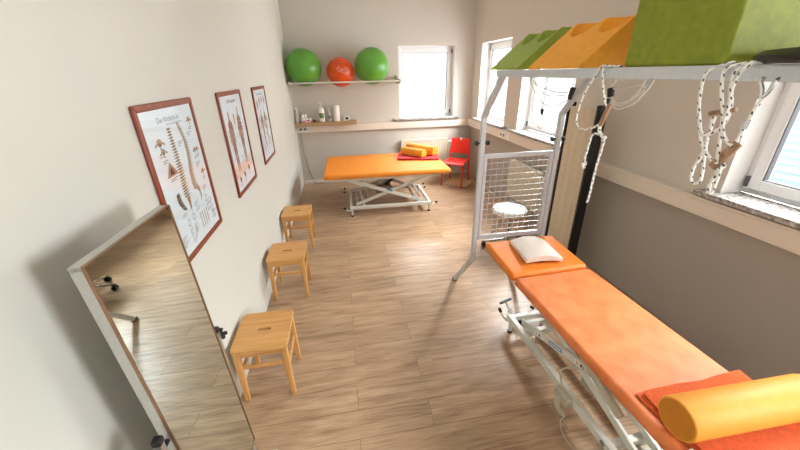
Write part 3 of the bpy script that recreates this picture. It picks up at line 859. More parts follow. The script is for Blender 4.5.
def spine_chart(poly, ell, strip, lines):
    rnd = random.Random(2)
    # front view and side view columns of vertebrae
    for k in range(25):
        t = k / 24; v = 0.135 + 0.48 * t; wv = 0.030 + 0.026 * t
        ell(0.42 + 0.012 * math.sin(t * 5), v, wv, 0.0085, 3); strip([(0.42 - wv * 1.35, v), (0.42 + wv * 1.35, v - 0.003)], 0.002, 4)
    poly([(0.385, 0.625), (0.462, 0.625), (0.435, 0.72), (0.42, 0.745), (0.408, 0.72)], 3)
    for k in range(4): strip([(0.405, 0.64 + k * 0.022), (0.44, 0.64 + k * 0.022)], 0.003, 4)
    for k in range(25):
        t = k / 24; v = 0.115 + 0.49 * t; u = 0.635 + 0.035 * math.sin(t * 6.2 - 0.6) + 0.02 * t; wv = 0.025 + 0.022 * t
        ell(u, v, wv, 0.0078, 3); strip([(u + wv, v), (u + wv + 0.022, v + 0.012)], 0.0035, 3); strip([(u - wv, v + 0.009), (u + wv, v + 0.009)], 0.0016, 4)
    strip([(0.665, 0.60), (0.70, 0.64), (0.705, 0.69), (0.68, 0.73)], [0.03, 0.024, 0.014, 0.005], 3)
    # single vertebrae sketches
    for u, v, s in ((0.20, 0.20, 1.0), (0.22, 0.26, 0.8), (0.88, 0.11, 0.75), (0.84, 0.34, 0.7), (0.90, 0.34, 0.6), (0.90, 0.52, 0.7)):
        ell(u, v, 0.045 * s, 0.026 * s, 3); ell(u, v + 0.012 * s, 0.016 * s, 0.012 * s, 4)
        for d in (-1, 1): strip([(u + d * 0.03 * s, v), (u + d * 0.085 * s, v + 0.018 * s)], 0.008 * s, 3)
        strip([(u, v + 0.02 * s), (u, v + 0.055 * s)], 0.007 * s, 4); lines(u - 0.06 * s, v + 0.075 * s, 0.10 * s, 2, 2)
    poly([(0.26, 0.335), (0.38, 0.435), (0.16, 0.435)], 3); poly([(0.265, 0.365), (0.315, 0.425), (0.215, 0.425)], 4); lines(0.2, 0.45, 0.15, 2, 2)
    strip([(0.24, 0.56), (0.245, 0.62), (0.28, 0.67), (0.325, 0.70)], [0.03, 0.032, 0.024, 0.008], 4)
    for k in range(5): strip([(0.22 + 0.01 * k, 0.57 + 0.026 * k), (0.27 + 0.012 * k, 0.565 + 0.026 * k)], 0.004, 3)
    # lower sketches: discs, nerves and captions
    for k in range(4): strip([(0.56 + 0.055 * k, 0.80), (0.565 + 0.055 * k, 0.85), (0.56 + 0.055 * k, 0.93)], 0.007, 3); strip([(0.567 + 0.055 * k, 0.80), (0.567 + 0.055 * k, 0.93)], 0.0018, 2)
    for u, v in ((0.30, 0.80), (0.42, 0.79), (0.80, 0.74), (0.88, 0.78)):
        ell(u, v, 0.028, 0.03, 1); ell(u, v, 0.021, 0.023, 0); lines(u - 0.03, v + 0.05, 0.07, 5)
    strip([(0.36, 0.93), (0.39, 0.86), (0.42, 0.92)], 0.006, 1)
    for u, v, n in ((0.2, 0.72, 2), (0.5, 0.70, 3), (0.78, 0.64, 3), (0.78, 0.44, 3), (0.52, 0.24, 3), (0.76, 0.2, 3), (0.08, 0.86, 6), (0.86, 0.88, 5), (0.50, 0.755, 2), (0.28, 0.93, 3)): lines(u, v, 0.11, n)

def figure(ell, strip, u, v0, h, m=5, md=6, arms=0.10, face=1):
    """standing figure with muscle relief; v0 = crown, h = height"""
    a = 0.785; W_ = 1.5
    strip0 = strip
    def strip(pts, ws, m):
        strip0(pts, [w_ * W_ for w_ in ws] if isinstance(ws, (list, tuple)) else ws * W_, m)
    def Q(x, y): return (u + x * h, v0 + y * h * a * 1.27)
    ell(*Q(0, 0.055), 0.036 * h, 0.055 * h, m)
    strip([Q(0, 0.09), Q(0, 0.15)], 0.022 * h, md)
    strip([Q(0, 0.145), Q(0, 0.2), Q(0, 0.30), Q(0, 0.40), Q(0, 0.48)], [0.05 * h, 0.095 * h, 0.085 * h, 0.065 * h, 0.078 * h], m)
    for k in range(5): strip([Q(-0.055, 0.20 + 0.045 * k), Q(-0.01, 0.21 + 0.045 * k)], 0.006 * h, md); strip([Q(0.055, 0.20 + 0.045 * k), Q(0.01, 0.21 + 0.045 * k)], 0.006 * h, md)
    for s in (-1, 1):
        strip([Q(s * 0.085, 0.175), Q(s * (0.10 + arms * 0.35), 0.32), Q(s * (0.11 + arms * 0.8), 0.43), Q(s * (0.115 + arms), 0.52)], [0.026 * h, 0.026 * h, 0.02 * h, 0.012 * h], m)
        strip([Q(s * 0.09, 0.2), Q(s * (0.10 + arms * 0.35), 0.33)], 0.008 * h, md)
        strip([Q(s * 0.045, 0.47), Q(s * 0.055, 0.60), Q(s * 0.05, 0.72), Q(s * 0.055, 0.80), Q(s * 0.045, 0.95), Q(s * 0.065, 0.985)], [0.042 * h, 0.042 * h, 0.026 * h, 0.03 * h, 0.013 * h, 0.016 * h], m)
        strip([Q(s * 0.05, 0.50), Q(s * 0.06, 0.68)], 0.010 * h, md); strip([Q(s * 0.055, 0.75), Q(s * 0.055, 0.88)], 0.008 * h, md)

def muscle_chart(poly, ell, strip, lines):
    poly([(0.02, 0.74), (0.98, 0.70), (0.98, 0.84), (0.02, 0.86)], 7)
    figure(ell, strip, 0.25, 0.15, 0.66, arms=0.05); figure(ell, strip, 0.70, 0.13, 0.66, arms=0.06)
    strip([(0.475, 0.19), (0.48, 0.25), (0.475, 0.31)], [0.022, 0.026, 0.01], 5)
    strip([(0.475, 0.20), (0.475, 0.29)], 0.006, 6)
    for u, v in ((0.2, 0.88), (0.45, 0.87), (0.72, 0.84)):
        ell(u, v, 0.04, 0.035, 6); ell(u + 0.03, v + 0.01, 0.02, 0.02, 5); lines(u - 0.05, v + 0.05, 0.10, 3)
    for u, v in ((0.08, 0.35), (0.46, 0.40), (0.46, 0.52), (0.88, 0.3), (0.47, 0.66)): lines(u, v, 0.07, 4)

def nerve_chart(poly, ell, strip, lines):
    for u, v in ((0.18, 0.19), (0.38, 0.15), (0.58, 0.14), (0.80, 0.15)):
        ell(u, v, 0.05, 0.05, 5); ell(u + 0.012, v + 0.012, 0.026, 0.028, 6); strip([(u, v + 0.04), (u, v + 0.08)], 0.018, 5)
    figure(ell, strip, 0.36, 0.28, 0.52, arms=0.22); figure(ell, strip, 0.66, 0.25, 0.52, 3, 4, arms=0.16)
    for u, v in ((0.22, 0.82), (0.42, 0.80), (0.62, 0.78), (0.80, 0.76)):
        strip([(u, v - 0.05), (u + 0.01, v), (u, v + 0.06)], [0.02, 0.028, 0.014], 5); lines(u - 0.05, v + 0.085, 0.1, 2)
    for u, v in ((0.08, 0.4), (0.08, 0.6), (0.88, 0.38), (0.88, 0.58), (0.5, 0.62)): lines(u, v, 0.07, 4)

def title(root, P, u, v, text, size, material):
    cu = bpy.data.curves.new('chart_title', 'FONT'); cu.body = text; cu.size = size; cu.align_x = 'CENTER'
    tmp = bpy.data.objects.new('chart_title', cu); COL.objects.link(tmp)
    dg = bpy.context.evaluated_depsgraph_get(); dg.update()
    me = bpy.data.meshes.new_from_object(tmp.evaluated_get(dg)); bpy.data.objects.remove(tmp)
    p = P(u, v); o0 = ORG[root.name]
    mx = Matrix(((0, 0, 1, p[0] - o0[0]), (1, 0, 0, p[1] - o0[1]), (0, 1, 0, p[2] - o0[2]), (0, 0, 0, 1)))
    me.transform(mx); me.materials.clear(); me.materials.append(material); me.name = 'chart_title'
    ob = bpy.data.objects.new('chart_title', me); COL.objects.link(ob); ob.parent = root; ORG[ob.name] = o0
    return ob
pr, PF = poster(1.5847, 'brown-framed anatomy poster of two spine columns, hanging behind the mirror', spine_chart)
title(pr, PF, 0.47, 0.085, 'Die Wirbelsäule', 0.036, M['ink_grey'])
title(pr, PF, 0.56, 0.113, 'The Vertebral Column', 0.019, M['ink_grey'])
pr, PF = poster(2.6481, 'brown-framed anatomy poster of two large muscle figures, middle one of three', muscle_chart)
title(pr, PF, 0.50, 0.075, 'Die Muskulatur', 0.036, M['ink_dark'])
pr, PF = poster(3.7071, 'brown-framed anatomy poster with a row of four heads on top, nearest the back wall', nerve_chart)
title(pr, PF, 0.50, 0.075, 'Das Nervensystem', 0.034, M['ink_dark'])

# ------------------------------------------------------------------ standing mirror
mc = (0.212, 1.05, 0.915)
mroot = thing('standing_mirror', 'tall narrow mirror in a thin metal frame, standing in front of the spine poster', 'mirror', (0.212, 1.05, 0.0))
ph, th = math.radians(1.8), math.radians(2.0)
uu = Vector((math.sin(ph), math.cos(ph), 0)); nn = Vector((math.cos(ph), -math.sin(ph), 0)); kk = Vector((0, 0, 1))
up_ = kk * math.cos(th) - nn * math.sin(th); no_ = nn * math.cos(th) + kk * math.sin(th)
TM = Matrix(((uu.x, no_.x, up_.x, mc[0]), (uu.y, no_.y, up_.y, mc[1]), (uu.z, no_.z, up_.z, mc[2]), (0, 0, 0, 1)))   # local: along wall, towards the room, up
mw, mh = 0.215, 0.662
f = MB(); f.T = TM
f.box(-mw, mw, -0.004, 0.0, -mh, mh)
f.build('mirror_glass', M['mirror'], mroot, smooth=0)
f = MB(); f.T = TM
for a, b_, c_, d_ in ((-mw - 0.003, -mw, -mh, mh), (mw, mw + 0.003, -mh, mh), (-mw - 0.003, mw + 0.003, mh, mh + 0.003), (-mw - 0.003, mw + 0.003, -mh - 0.003, -mh)):
    f.box(a, b_, -0.006, 0.0035, c_, d_)
f.build('edge_trim', M['bronze'], mroot)
f = MB(); f.T = TM
e = 0.003
for a, b_, c_, d_ in ((-mw - e, -mw + 0.012, -mh, mh), (mw - 0.012, mw + e, -mh, mh), (-mw - e, mw + e, mh - 0.012, mh + e), (-mw - e, mw + e, -mh - e, -mh + 0.012)):
    f.box(a, b_, -0.036, -0.0062, c_, d_)
f.build('mirror_frame', M['alu'], mroot, bevel=0.0015)
f = MB(); f.T = TM; f.box(-mw + 0.012, mw - 0.012, -0.014, -0.006, -mh + 0.012, mh - 0.012); f.build('back_panel', M['gasket'], mroot)
for s in (-1, 1):
    pc = Vector(mc) + uu * (s * (mw + 0.038)) - nn * 0.018
    f = MB(); f.bar((pc.x, pc.y, 0.06), (pc.x, pc.y, 0.96), 0.022, 0.022, up=(1, 0, 0)); f.build('upright', M['alu'], mroot, bevel=0.003)
    q0 = pc + uu * (-s * 0.036); q1 = pc + uu * (s * 0.034)
    f = MB(); f.cyl((q0.x, q0.y, 0.915), (q1.x, q1.y, 0.915), 0.008, n=12); f.build('pivot_bolt', M['black'], mroot)
    f = MB()
    for k in range(5):
        a = 2 * PI * k / 5
        pr_ = Vector((q1.x, q1.y, 0.915)); f.cyl(tuple(pr_ - uu * (s * 0.013)), tuple(pr_ + nn * (0.030 * math.cos(a)) + kk * (0.030 * math.sin(a))), 0.011, 0.009, n=10)
    f.build('star_knob', M['black'], mroot, bevel=0.002)
    f = MB(); f.box(pc.x - 0.014, pc.x + 0.014, pc.y - 0.014, pc.y + 0.014, 0.95, 0.975); f.build('clamp', M['black'], mroot, bevel=0.005)
    f = MB(); f.bar((pc.x - 0.15, pc.y, 0.05), (pc.x + 0.12, pc.y, 0.05), 0.03, 0.025); f.build('foot_bar', M['alu'], mroot, bevel=0.004)
    for dx in (-0.13, 0.10):
        f = MB(); f.cyl((pc.x + dx, pc.y - 0.009, 0.019), (pc.x + dx, pc.y + 0.009, 0.019), 0.019, n=16); f.build('castor', M['black'], mroot, bevel=0.003)
p1 = Vector(mc) - uu * (mw + 0.038) - nn * 0.018; p2 = Vector(mc) + uu * (mw + 0.038) - nn * 0.018
f = MB(); f.bar((p1.x, p1.y, 0.10), (p2.x, p2.y, 0.10), 0.02, 0.02); f.build('cross_bar', M['alu'], mroot, bevel=0.003)

# ------------------------------------------------------------------ ball rack and balls
rk = thing('ball_rack', 'white two-rail wall rack carrying three exercise balls on the back wall', 'rack', (0.98, D, 1.85))
for y in (D - 0.510, D - 0.120):
    f = MB(); f.cyl((0.03, y, 1.870), (1.93, y, 1.870), 0.013, n=14); f.build('rail', M['white_metal'], rk)
for x in (0.045, 1.915):
    f = MB(); f.prism([(x - 0.005, D, 1.835), (x - 0.005, D, 1.965), (x - 0.005, D - 0.05, 1.93), (x - 0.005, D - 0.515, 1.892), (x - 0.005, D - 0.54, 1.87), (x - 0.005, D - 0.515, 1.848), (x - 0.005, D - 0.1, 1.80)], (0.01, 0, 0)); f.build('bracket', M['white_metal'], rk, bevel=0.002)
for x, r, m, lab, mark in ((0.296, 0.294, 'ball_green', 'large green exercise ball on the rack, tight in the room corner', 0),
                     (0.905, 0.235, 'ball_orange', 'smaller orange exercise ball between the two green balls on the rack', 1),
                     (1.445, 0.296, 'ball_green', 'large green exercise ball on the rack, the one closer to the back window', 0)):
    zc = 1.870 + math.sqrt((r + 0.0135) ** 2 - 0.195 ** 2)
    f = MB(); f.sphere((x, D - 0.315, zc), r, 48); ob = f.build('exercise_ball', M[m], smooth=60)
    tag(ob, lab, 'ball', 'exercise balls on the wall rack')
    if mark:
        rnd = random.Random(5)
        f = MB()
        for k in range(5):
            a, b_ = -1.9 + 0.16 * k, 0.25 + 0.12 * math.sin(k * 2.1); pts = []
            for q in range(5):
                aa, bb = a + 0.09 * q, b_ - 0.07 * q + 0.05 * math.sin(q * 2 + k)
                pts.append((x + (r + 0.0005) * math.cos(bb) * math.cos(aa), D - 0.315 + (r + 0.0005) * math.cos(bb) * math.sin(aa), zc + (r + 0.0005) * math.sin(bb)))
            f.tube(pts, 0.0022, 5, 3)
        f.build('white_marking', M['sticker_white'], ob)
    f = MB(); f.cyl((x + 0.1 * r, D - 0.30 - r * 0.99, zc - 0.06), (x + 0.1 * r, D - 0.30 - r * 1.0 + 0.01, zc - 0.06), 0.001) if False else None

# ------------------------------------------------------------------ oak shelf with its bottles
f = MB(); f.box(0.004, 1.125, D - 0.205, D - 0.001, 1.140, 1.198)
tag(f.build('wall_shelf', M['oak'], bevel=0.003), 'short oak board shelf in the corner of the back wall, holding bottles', 'shelf')
ZS = 1.1985; YS = D - 0.11
t = thing('spray_bottle', 'frosted spray bottle with white trigger head at the corner end of the shelf', 'bottle', (0.055, YS, ZS))
f = MB(); f.lathe([(0.036, 0), (0.04, 0.008), (0.04, 0.10), (0.034, 0.16), (0.016, 0.205), (0.014, 0.225)], (0.055, YS, ZS), 20); f.build('bottle_body', M['bottle_clear'], t)
f = MB(); f.box(0.035, 0.075, YS - 0.014, YS + 0.014, ZS + 0.225, ZS + 0.265); f.box(0.02, 0.05, YS - 0.008, YS + 0.008, ZS + 0.243, ZS + 0.262); f.bar((0.072, YS, ZS + 0.235), (0.085, YS, ZS + 0.19), 0.01, 0.012); f.build('trigger_head', M['bottle_white'], t, bevel=0.004)
t = thing('tissue_pack', 'white and pink pack of tissues with crumpled tissue sticking out, on the shelf', 'tissues', (0.21, YS, ZS))
f = MB(); f.box(0.125, 0.30, YS - 0.055, YS + 0.055, ZS, ZS + 0.075); f.build('pack', M['paper'], t, bevel=0.015, seg=3)
f = MB()
for (u, v, s) in ((0.175, 0.022, 0.022), (0.215, 0.045, 0.018), (0.255, 0.03, 0.024), (0.275, 0.055, 0.012), (0.15, 0.05, 0.012)):
    f.face([(u + s * math.cos(2 * PI * k / 12), YS - 0.0556, ZS + v + 0.7 * s * math.sin(2 * PI * k / 12)) for k in range(12)])
f.build('pink_print', M['pink'], t, smooth=0)
f = MB(); rnd = random.Random(3)
for k in range(6):
    a = rnd.uniform(0, 6.28); x = 0.19 + rnd.uniform(-0.03, 0.03); y = YS + rnd.uniform(-0.02, 0.02); hh = rnd.uniform(0.04, 0.075)
    f.face([(x - 0.035 * math.cos(a), y - 0.03 * math.sin(a), ZS + 0.07), (x + 0.035 * math.cos(a), y + 0.03 * math.sin(a), ZS + 0.07), (x + 0.05 * math.cos(a + 0.5), y + 0.03 * math.sin(a + 0.5), ZS + 0.07 + hh), (x - 0.02 * math.cos(a), y, ZS + 0.075 + hh * 1.1)])
f.build('tissue', M['paper'], t, smooth=0)
f = MB(); f.lathe([(0.024, 0), (0.027, 0.005), (0.025, 0.032), (0.016, 0.04)], (0.36, YS - 0.01, ZS), 16)
tag(f.build('small_pot', M['dark_red'], bevel=0.002), 'small dark red pot between the tissues and the tall pump bottle', 'pot')
def pump(x, r, h, m, lm, lab):
    t = thing('pump_bottle', lab, 'bottle', (x, YS, ZS))
    f = MB(); f.lathe([(r * 0.93, 0), (r, 0.008), (r, h * 0.62), (r * 0.85, h * 0.70), (r * 0.35, h * 0.745), (r * 0.33, h * 0.78)], (x, YS, ZS), 24); f.build('bottle_body', M[m], t)
    f = MB(); f.cyl((x, YS, ZS + h * 0.78), (x, YS, ZS + h * 0.84), r * 0.42); f.cyl((x, YS, ZS + h * 0.84), (x, YS, ZS + h * 0.95), r * 0.13); f.box(x - r * 0.95, x + r * 0.3, YS - r * 0.24, YS + r * 0.24, ZS + h * 0.945, ZS + h); f.build('pump_head', M['bottle_white'], t, bevel=0.003)
    f = MB(); n = 12; vs = []
    for zz in (h * 0.2, h * 0.46):
        for i in range(n + 1):
            a = -PI / 2 - 0.9 + 1.8 * i / n; vs.append((x + (r + 0.0006) * math.cos(a), YS + (r + 0.0006) * math.sin(a), ZS + zz))
    f.add(vs, [(i, i + 1, n + 2 + i, n + 1 + i) for i in range(n)]); f.build('bottle_label', M[lm], t)
pump(0.497, 0.052, 0.335, 'bottle_white', 'label_green', 'tall white pump bottle with a green label on the shelf')
pump(0.640, 0.036, 0.232, 'bottle_clear', 'label_grey', 'small clear pump bottle with a grey label beside the paper roll')
f = MB(); f.lathe([(0.02, 0.0), (0.056, 0.0), (0.057, 0.003), (0.057, 0.272), (0.055, 0.275), (0.02, 0.275), (0.019, 0.262)], (0.770, YS, ZS), 28)
tag(f.build('paper_roll', M['paper'], smooth=40), 'white paper towel roll standing on end on the shelf', 'roll')
t = thing('desk_clock', 'small white digital clock with dark display at the open end of the shelf', 'clock', (0.952, YS, ZS))
f = MB(); f.box(0.895, 1.01, YS - 0.02, YS + 0.02, ZS, ZS + 0.082); f.build('clock_case', M['bottle_white'], t, bevel=0.01, seg=3)
f = MB(); f.box(0.925, 0.982, YS - 0.0215, YS - 0.019, ZS + 0.022, ZS + 0.062); f.build('display', M['black'], t)

# ------------------------------------------------------------------ radiators
def radiator(T, u0, u1, z0, z1, label, valve_u):
    t = thing('radiator', label, 'radiator', tuple(T @ Vector(((u0 + u1) / 2, -0.06, z0))))
    f = MB(); f.T = T
    n = int((u1 - u0) / 0.034); pts = []
    for k in range(n):
        a = u0 + (u1 - u0) * k / n; b_ = u0 + (u1 - u0) * (k + 1) / n; w = b_ - a
        pts += [(a, -0.086), (a + 0.25 * w, -0.086), (a + 0.4 * w, -0.096), (a + 0.85 * w, -0.096)]
    pts.append((u1, -0.086))
    m = len(pts); vs = [(u, y, z0 + 0.02) for u, y in pts] + [(u, y, z1 - 0.02) for u, y in pts]
    f.add(vs, [(i, i + 1, m + i + 1, m + i) for i in range(m - 1)])
    f.box(u0, u1, -0.085, -0.045, z0 + 0.02, z1 - 0.02)
    f.build('front_panel', M['radiator'], t, smooth=25)
    f = MB(); f.T = T; f.box(u0 - 0.004, u1 + 0.004, -0.098, -0.03, z1 - 0.022, z1); f.build('top_grille', M['radiator'], t, bevel=0.004)
    f = MB(); f.T = T; f.box(u0 - 0.004, u0 + 0.004, -0.098, -0.03, z0, z1 - 0.02); f.build('side_cheek', M['radiator'], t, bevel=0.002)
    f = MB(); f.T = T; f.box(u1 - 0.004, u1 + 0.004, -0.098, -0.03, z0, z1 - 0.02); f.build('side_cheek', M['radiator'], t, bevel=0.002)
    s = 1 if valve_u > u0 else -1
    f = MB(); f.T = T; f.cyl((valve_u, -0.06, z1 - 0.07), (valve_u + s * 0.085, -0.06, z1 - 0.07), 0.022, 0.026, n=16); f.build('valve_head', M['bottle_white'], t, bevel=0.004)
    f = MB(); f.T = T; f.tube([(valve_u + s * 0.02, -0.06, z1 - 0.08), (valve_u + s * 0.02, -0.06, z0 + 0.05), (valve_u + s * 0.02, -0.055, 0.002)], 0.009, 8, 0); f.build('supply_pipe', M['white_metal'], t)
    return t
radiator(T_back, 1.985, 2.93, 0.22, 0.775, 'cream ribbed radiator under the back window, behind the wide couch', 2.95)
radiator(T_right, 3.84, 4.68, 0.20, 0.77, 'cream ribbed radiator on the side wall, seen through the wire mesh panel', 3.82)

# ------------------------------------------------------------------ red chair and mat
f = MB(); f.T = Matrix.Translation((3.015, 6.10, 0)) @ Matrix.Rotation(math.radians(-38), 4, 'Z'); f.box(-0.235, 0.235, -0.235, 0.235, 0.001, 0.007)
tag(f.build('floor_mat', M['mat_beige'], bevel=0.002), 'square beige mat lying on the floor under the red chair', 'mat')
CC = (2.935, 6.07, 0.0)
TC = Matrix.Translation(CC) @ Matrix.Rotation(math.radians(-36.5), 4, 'Z')      # local: x across, y to the back
ch = thing('red_chair', 'bright red plastic chair with an open slot below its backrest, in the back corner', 'chair', CC)
def sheet(mb, fn, n, m, th):
    """a curved plate from fn(s,t) -> point, with thickness along fn normal given by second value"""
    top = []; bot = []
    for i in range(n + 1):
        for j in range(m + 1):
            p, nrm = fn(i / n, j / m); p = Vector(p); nrm = Vector(nrm).normalized(); top.append(p + nrm * th / 2); bot.append(p - nrm * th / 2)
    k = len(top); fs = []; ix = lambda i, j: i * (m + 1) + j
    for i in range(n):
        for j in range(m):
            fs += [(ix(i, j), ix(i + 1, j), ix(i + 1, j + 1), ix(i, j + 1)), (k + ix(i, j), k + ix(i, j + 1), k + ix(i + 1, j + 1), k + ix(i + 1, j))]
    for i in range(n):
        for j in (0, m): fs.append((ix(i, j), ix(i + 1, j), k + ix(i + 1, j), k + ix(i, j)))
    for j in range(m):
        for i in (0, n): fs.append((ix(i, j), ix(i, j + 1), k + ix(i, j + 1), k + ix(i, j)))
    mb.add(top + bot, fs)
def seat_fn(s, t):
    y = -0.22 + 0.42 * t; hw = 0.215 - 0.025 * t; x = -hw + 2 * hw * s
    z = 0.445 - 0.018 * (1 - (2 * s - 1) ** 2) * math.sin(PI * min(1, t * 1.05)) - 0.03 * max(0, (0.12 - t) / 0.12) ** 2
    return (x, y, z), (0, 0, 1)
f = MB(); f.T = TC; sheet(f, seat_fn, 12, 14, 0.016); f.build('seat', M['red_plastic'], ch, bevel=0.004, smooth=60)
def back_fn(s, t):
    hw = 0.195 - 0.012 * t; x = -hw + 2 * hw * s; z = 0.545 + 0.275 * t
    y = 0.215 + 0.05 * t + 0.022 * (1 - (2 * s - 1) ** 2)
    return (x, y, z), (0, -1, 0.2)
f = MB(); f.T = TC; sheet(f, back_fn, 12, 8, 0.014); bk = f.build('backrest', M['red_plastic'], ch, bevel=0.006, seg=3, smooth=60)
f = MB(); f.T = TC; f.box(-0.018, 0.018, 0.252, 0.275, 0.79, 0.836); f.build('white_clip', M['sticker_white'], bk, bevel=0.003)
for s in (-1, 1):
    f = MB(); f.T = TC; f.tube([(s * 0.20, -0.235, 0.0), (s * 0.195, -0.20, 0.25), (s * 0.19, -0.165, 0.428)], 0.0155, 10, 3); f.build('leg', M['red_plastic'], ch)
    f = MB(); f.T = TC; f.tube([(s * 0.20, 0.285, 0.0), (s * 0.195, 0.235, 0.25), (s * 0.19, 0.205, 0.44), (s * 0.188, 0.213, 0.55), (s * 0.184, 0.238, 0.66)], 0.0155, 10, 3); f.build('leg', M['red_plastic'], ch)
f = MB(); f.T = TC; f.bar((-0.185, -0.16, 0.415), (0.185, -0.16, 0.415), 0.02, 0.025); f.build('seat_rail', M['red_plastic'], ch, bevel=0.004)

# ------------------------------------------------------------------ rolling stool
rc = (2.725, 3.44)
rs = thing('rolling_stool', 'round white swivel stool on black castors, behind the wire mesh panel', 'stool', (rc[0], rc[1], 0))
f = MB(); f.lathe([(0.05, 0.455), (0.185, 0.452), (0.2, 0.462), (0.203, 0.485), (0.195, 0.505), (0.17, 0.514), (0.0, 0.517)], (rc[0], rc[1], 0), 36); f.build('seat', M['bottle_white'], rs, smooth=50)
f = MB(); f.cyl((rc[0], rc[1], 0.10), (rc[0], rc[1], 0.30), 0.026); f.cyl((rc[0], rc[1], 0.28), (rc[0], rc[1], 0.455), 0.015); f.build('gas_column', M['chrome'], rs)
f = MB(); f.box(rc[0] - 0.07, rc[0] + 0.07, rc[1] - 0.06, rc[1] + 0.06, 0.435, 0.455); f.bar((rc[0], rc[1], 0.437), (rc[0] + 0.16, rc[1] - 0.06, 0.43), 0.01, 0.008); f.build('seat_plate', M['black'], rs, bevel=0.003)
for k in range(5):
    a = math.radians(171 - 72 * k); d = Vector((math.cos(a), math.sin(a), 0)); e1 = Vector((rc[0], rc[1], 0)) + d * 0.27
    f = MB(); f.bar((rc[0] + d.x * 0.02, rc[1] + d.y * 0.02, 0.105), (e1.x, e1.y, 0.075), 0.03, 0.024); f.build('base_arm', M['chrome'], rs, bevel=0.004)
    side = Vector((-d.y, d.x, 0))
    for q in (-1, 1):
        w0 = e1 + side * (q * 0.006); w1 = e1 + side * (q * 0.026)
        f = MB(); f.cyl((w0.x, w0.y, 0.028), (w1.x, w1.y, 0.028), 0.028, n=18); f.build('castor_wheel', M['black'], rs, bevel=0.003)
    f = MB(); f.box(e1.x - 0.02, e1.x + 0.02, e1.y - 0.02, e1.y + 0.02, 0.055, 0.07); f.build('castor_hood', M['black'], rs, bevel=0.005)

# ------------------------------------------------------------------ folded screen by the side wall
sc_ = thing('folding_screen', 'folded beige fabric screen with black metal posts, leaning space between frame and side wall', 'screen', (3.2, 2.98, 0))
sc_['label'] = 'folded screen of beige pleated fabric with black posts, standing against the side wall'
for k, x in enumerate((3.10, 3.130, 3.160)):
    y0_, y1_ = 2.775 + 0.002 * k, 3.20 + 0.004 * k
    f = MB(); n = 36
    def fab(s, t, x=x, y0_=y0_, y1_=y1_):
        y = y0_ + 0.02 + (y1_ - y0_ - 0.04) * s
        return (x + 0.007 * math.sin(s * 19) + 0.004 * math.sin(s * 43 + 2 * t), y, 0.13 + 1.52 * t), (1, 0, 0)
    sheet(f, fab, n, 6, 0.003); f.build('fabric_panel', M['beige_fabric'], sc_, smooth=60)
    for y in (y0_, y1_):
        f = MB(); f.bar((x, y, 0.0), (x, y, 1.70), 0.024, 0.026 if y == y1_ else 0.045, up=(1, 0, 0)); f.build('post', M['black'], sc_, bevel=0.004)
    f = MB(); f.bar((x, y0_, 1.655), (x, y1_, 1.655), 0.01, 0.012); f.build('top_rod', M['beige_fabric'], sc_, bevel=0.002)
    f = MB(); f.bar((x, y0_, 0.12), (x, y1_, 0.12), 0.014, 0.016); f.build('bottom_rod', M['black'], sc_, bevel=0.002)

# ------------------------------------------------------------------ suspension frame over the narrow couch
XL, XR, YA, YB, ZH = 1.876, 2.50, 2.42, -0.12, 2.0
sf = thing('suspension_frame', 'silver steel suspension therapy frame standing over the narrow couch, hung with cords', 'frame', (2.19, 1.15, 0))
q = 0.0265
for x in (XL, XR):
    for (yb, s) in ((YA, 1), (YB, -1)):
        f = MB(); f.tube([(x, yb + s * 0.42, 0.02), (x, yb, 0.50), (x, yb, 1.69), (x, yb - s * 0.25, ZH - 0.02)], q, 4, 0, rot=PI / 4)
        pst = f.build('post', M['silver'], sf, bevel=0.004, smooth=30)
        f = MB(); f.box(x - 0.022, x + 0.022, yb + s * 0.40, yb + s * 0.445, 0.0, 0.035); f.build('rubber_foot', M['gasket'], pst, bevel=0.004)
        f = MB(); f.cyl((x - 0.052, yb, 1.502), (x + 0.052, yb, 1.502), 0.006); f.cyl((x - 0.056, yb, 1.502), (x - 0.036, yb, 1.502), 0.017); f.cyl((x + 0.036, yb, 1.502), (x + 0.056, yb, 1.502), 0.017); f.build('clamp_knob', M['black'], pst)
for x in (XL, XR):
    f = MB(); f.box(x - 0.02, x + 0.02, YB + 0.24, YA - 0.19, ZH - 0.038, ZH); f.build('top_beam', M['silver'], sf, bevel=0.003)
for y in (YA - 0.23, YB + 0.28):
    f = MB(); f.box(XL + 0.02, XR - 0.02, y - 0.02, y + 0.02, ZH - 0.038, ZH); f.build('top_beam', M['silver'], sf, bevel=0.003)
f = MB(); yy = YB + 0.34
while yy < YA - 0.26:
    f.bar((XL + 0.02, yy, ZH - 0.006), (XR - 0.02, yy, ZH - 0.006), 0.005, 0.005); yy += 0.05
xx = XL + 0.06
while xx < XR - 0.03:
    f.bar((xx, YB + 0.3, ZH - 0.011), (xx, YA - 0.25, ZH - 0.011), 0.005, 0.005); xx += 0.05
f.build('ceiling_grid', M['wire'], sf)
# end panel of wire mesh between the far posts
pa, pb, pz0, pz1 = XL + 0.022, XR - 0.022, 0.685, 1.415
f = MB()
for a, b_, c_, d_ in ((pa, pa + 0.028, pz0, pz1), (pb - 0.028, pb, pz0, pz1), (pa + 0.028, pb - 0.028, pz1 - 0.034, pz1), (pa + 0.028, pb - 0.028, pz0, pz0 + 0.04)):
    f.box(a, b_, YA - 0.014, YA + 0.014, c_, d_)
pn = f.build('mesh_panel', M['silver'], sf, bevel=0.004)
f = MB()
n = 11
for k in range(1, n):
    x = pa + 0.02 + (pb - pa - 0.04) * k / n; f.cyl((x, YA - 0.003, pz0 + 0.03), (x, YA - 0.003, pz1 - 0.025), 0.0028, n=6)
n = 14
for k in range(1, n):
    z = pz0 + 0.03 + (pz1 - pz0 - 0.055) * k / n; f.cyl((pa + 0.02, YA + 0.003, z), (pb - 0.02, YA + 0.003, z), 0.0028, n=6)
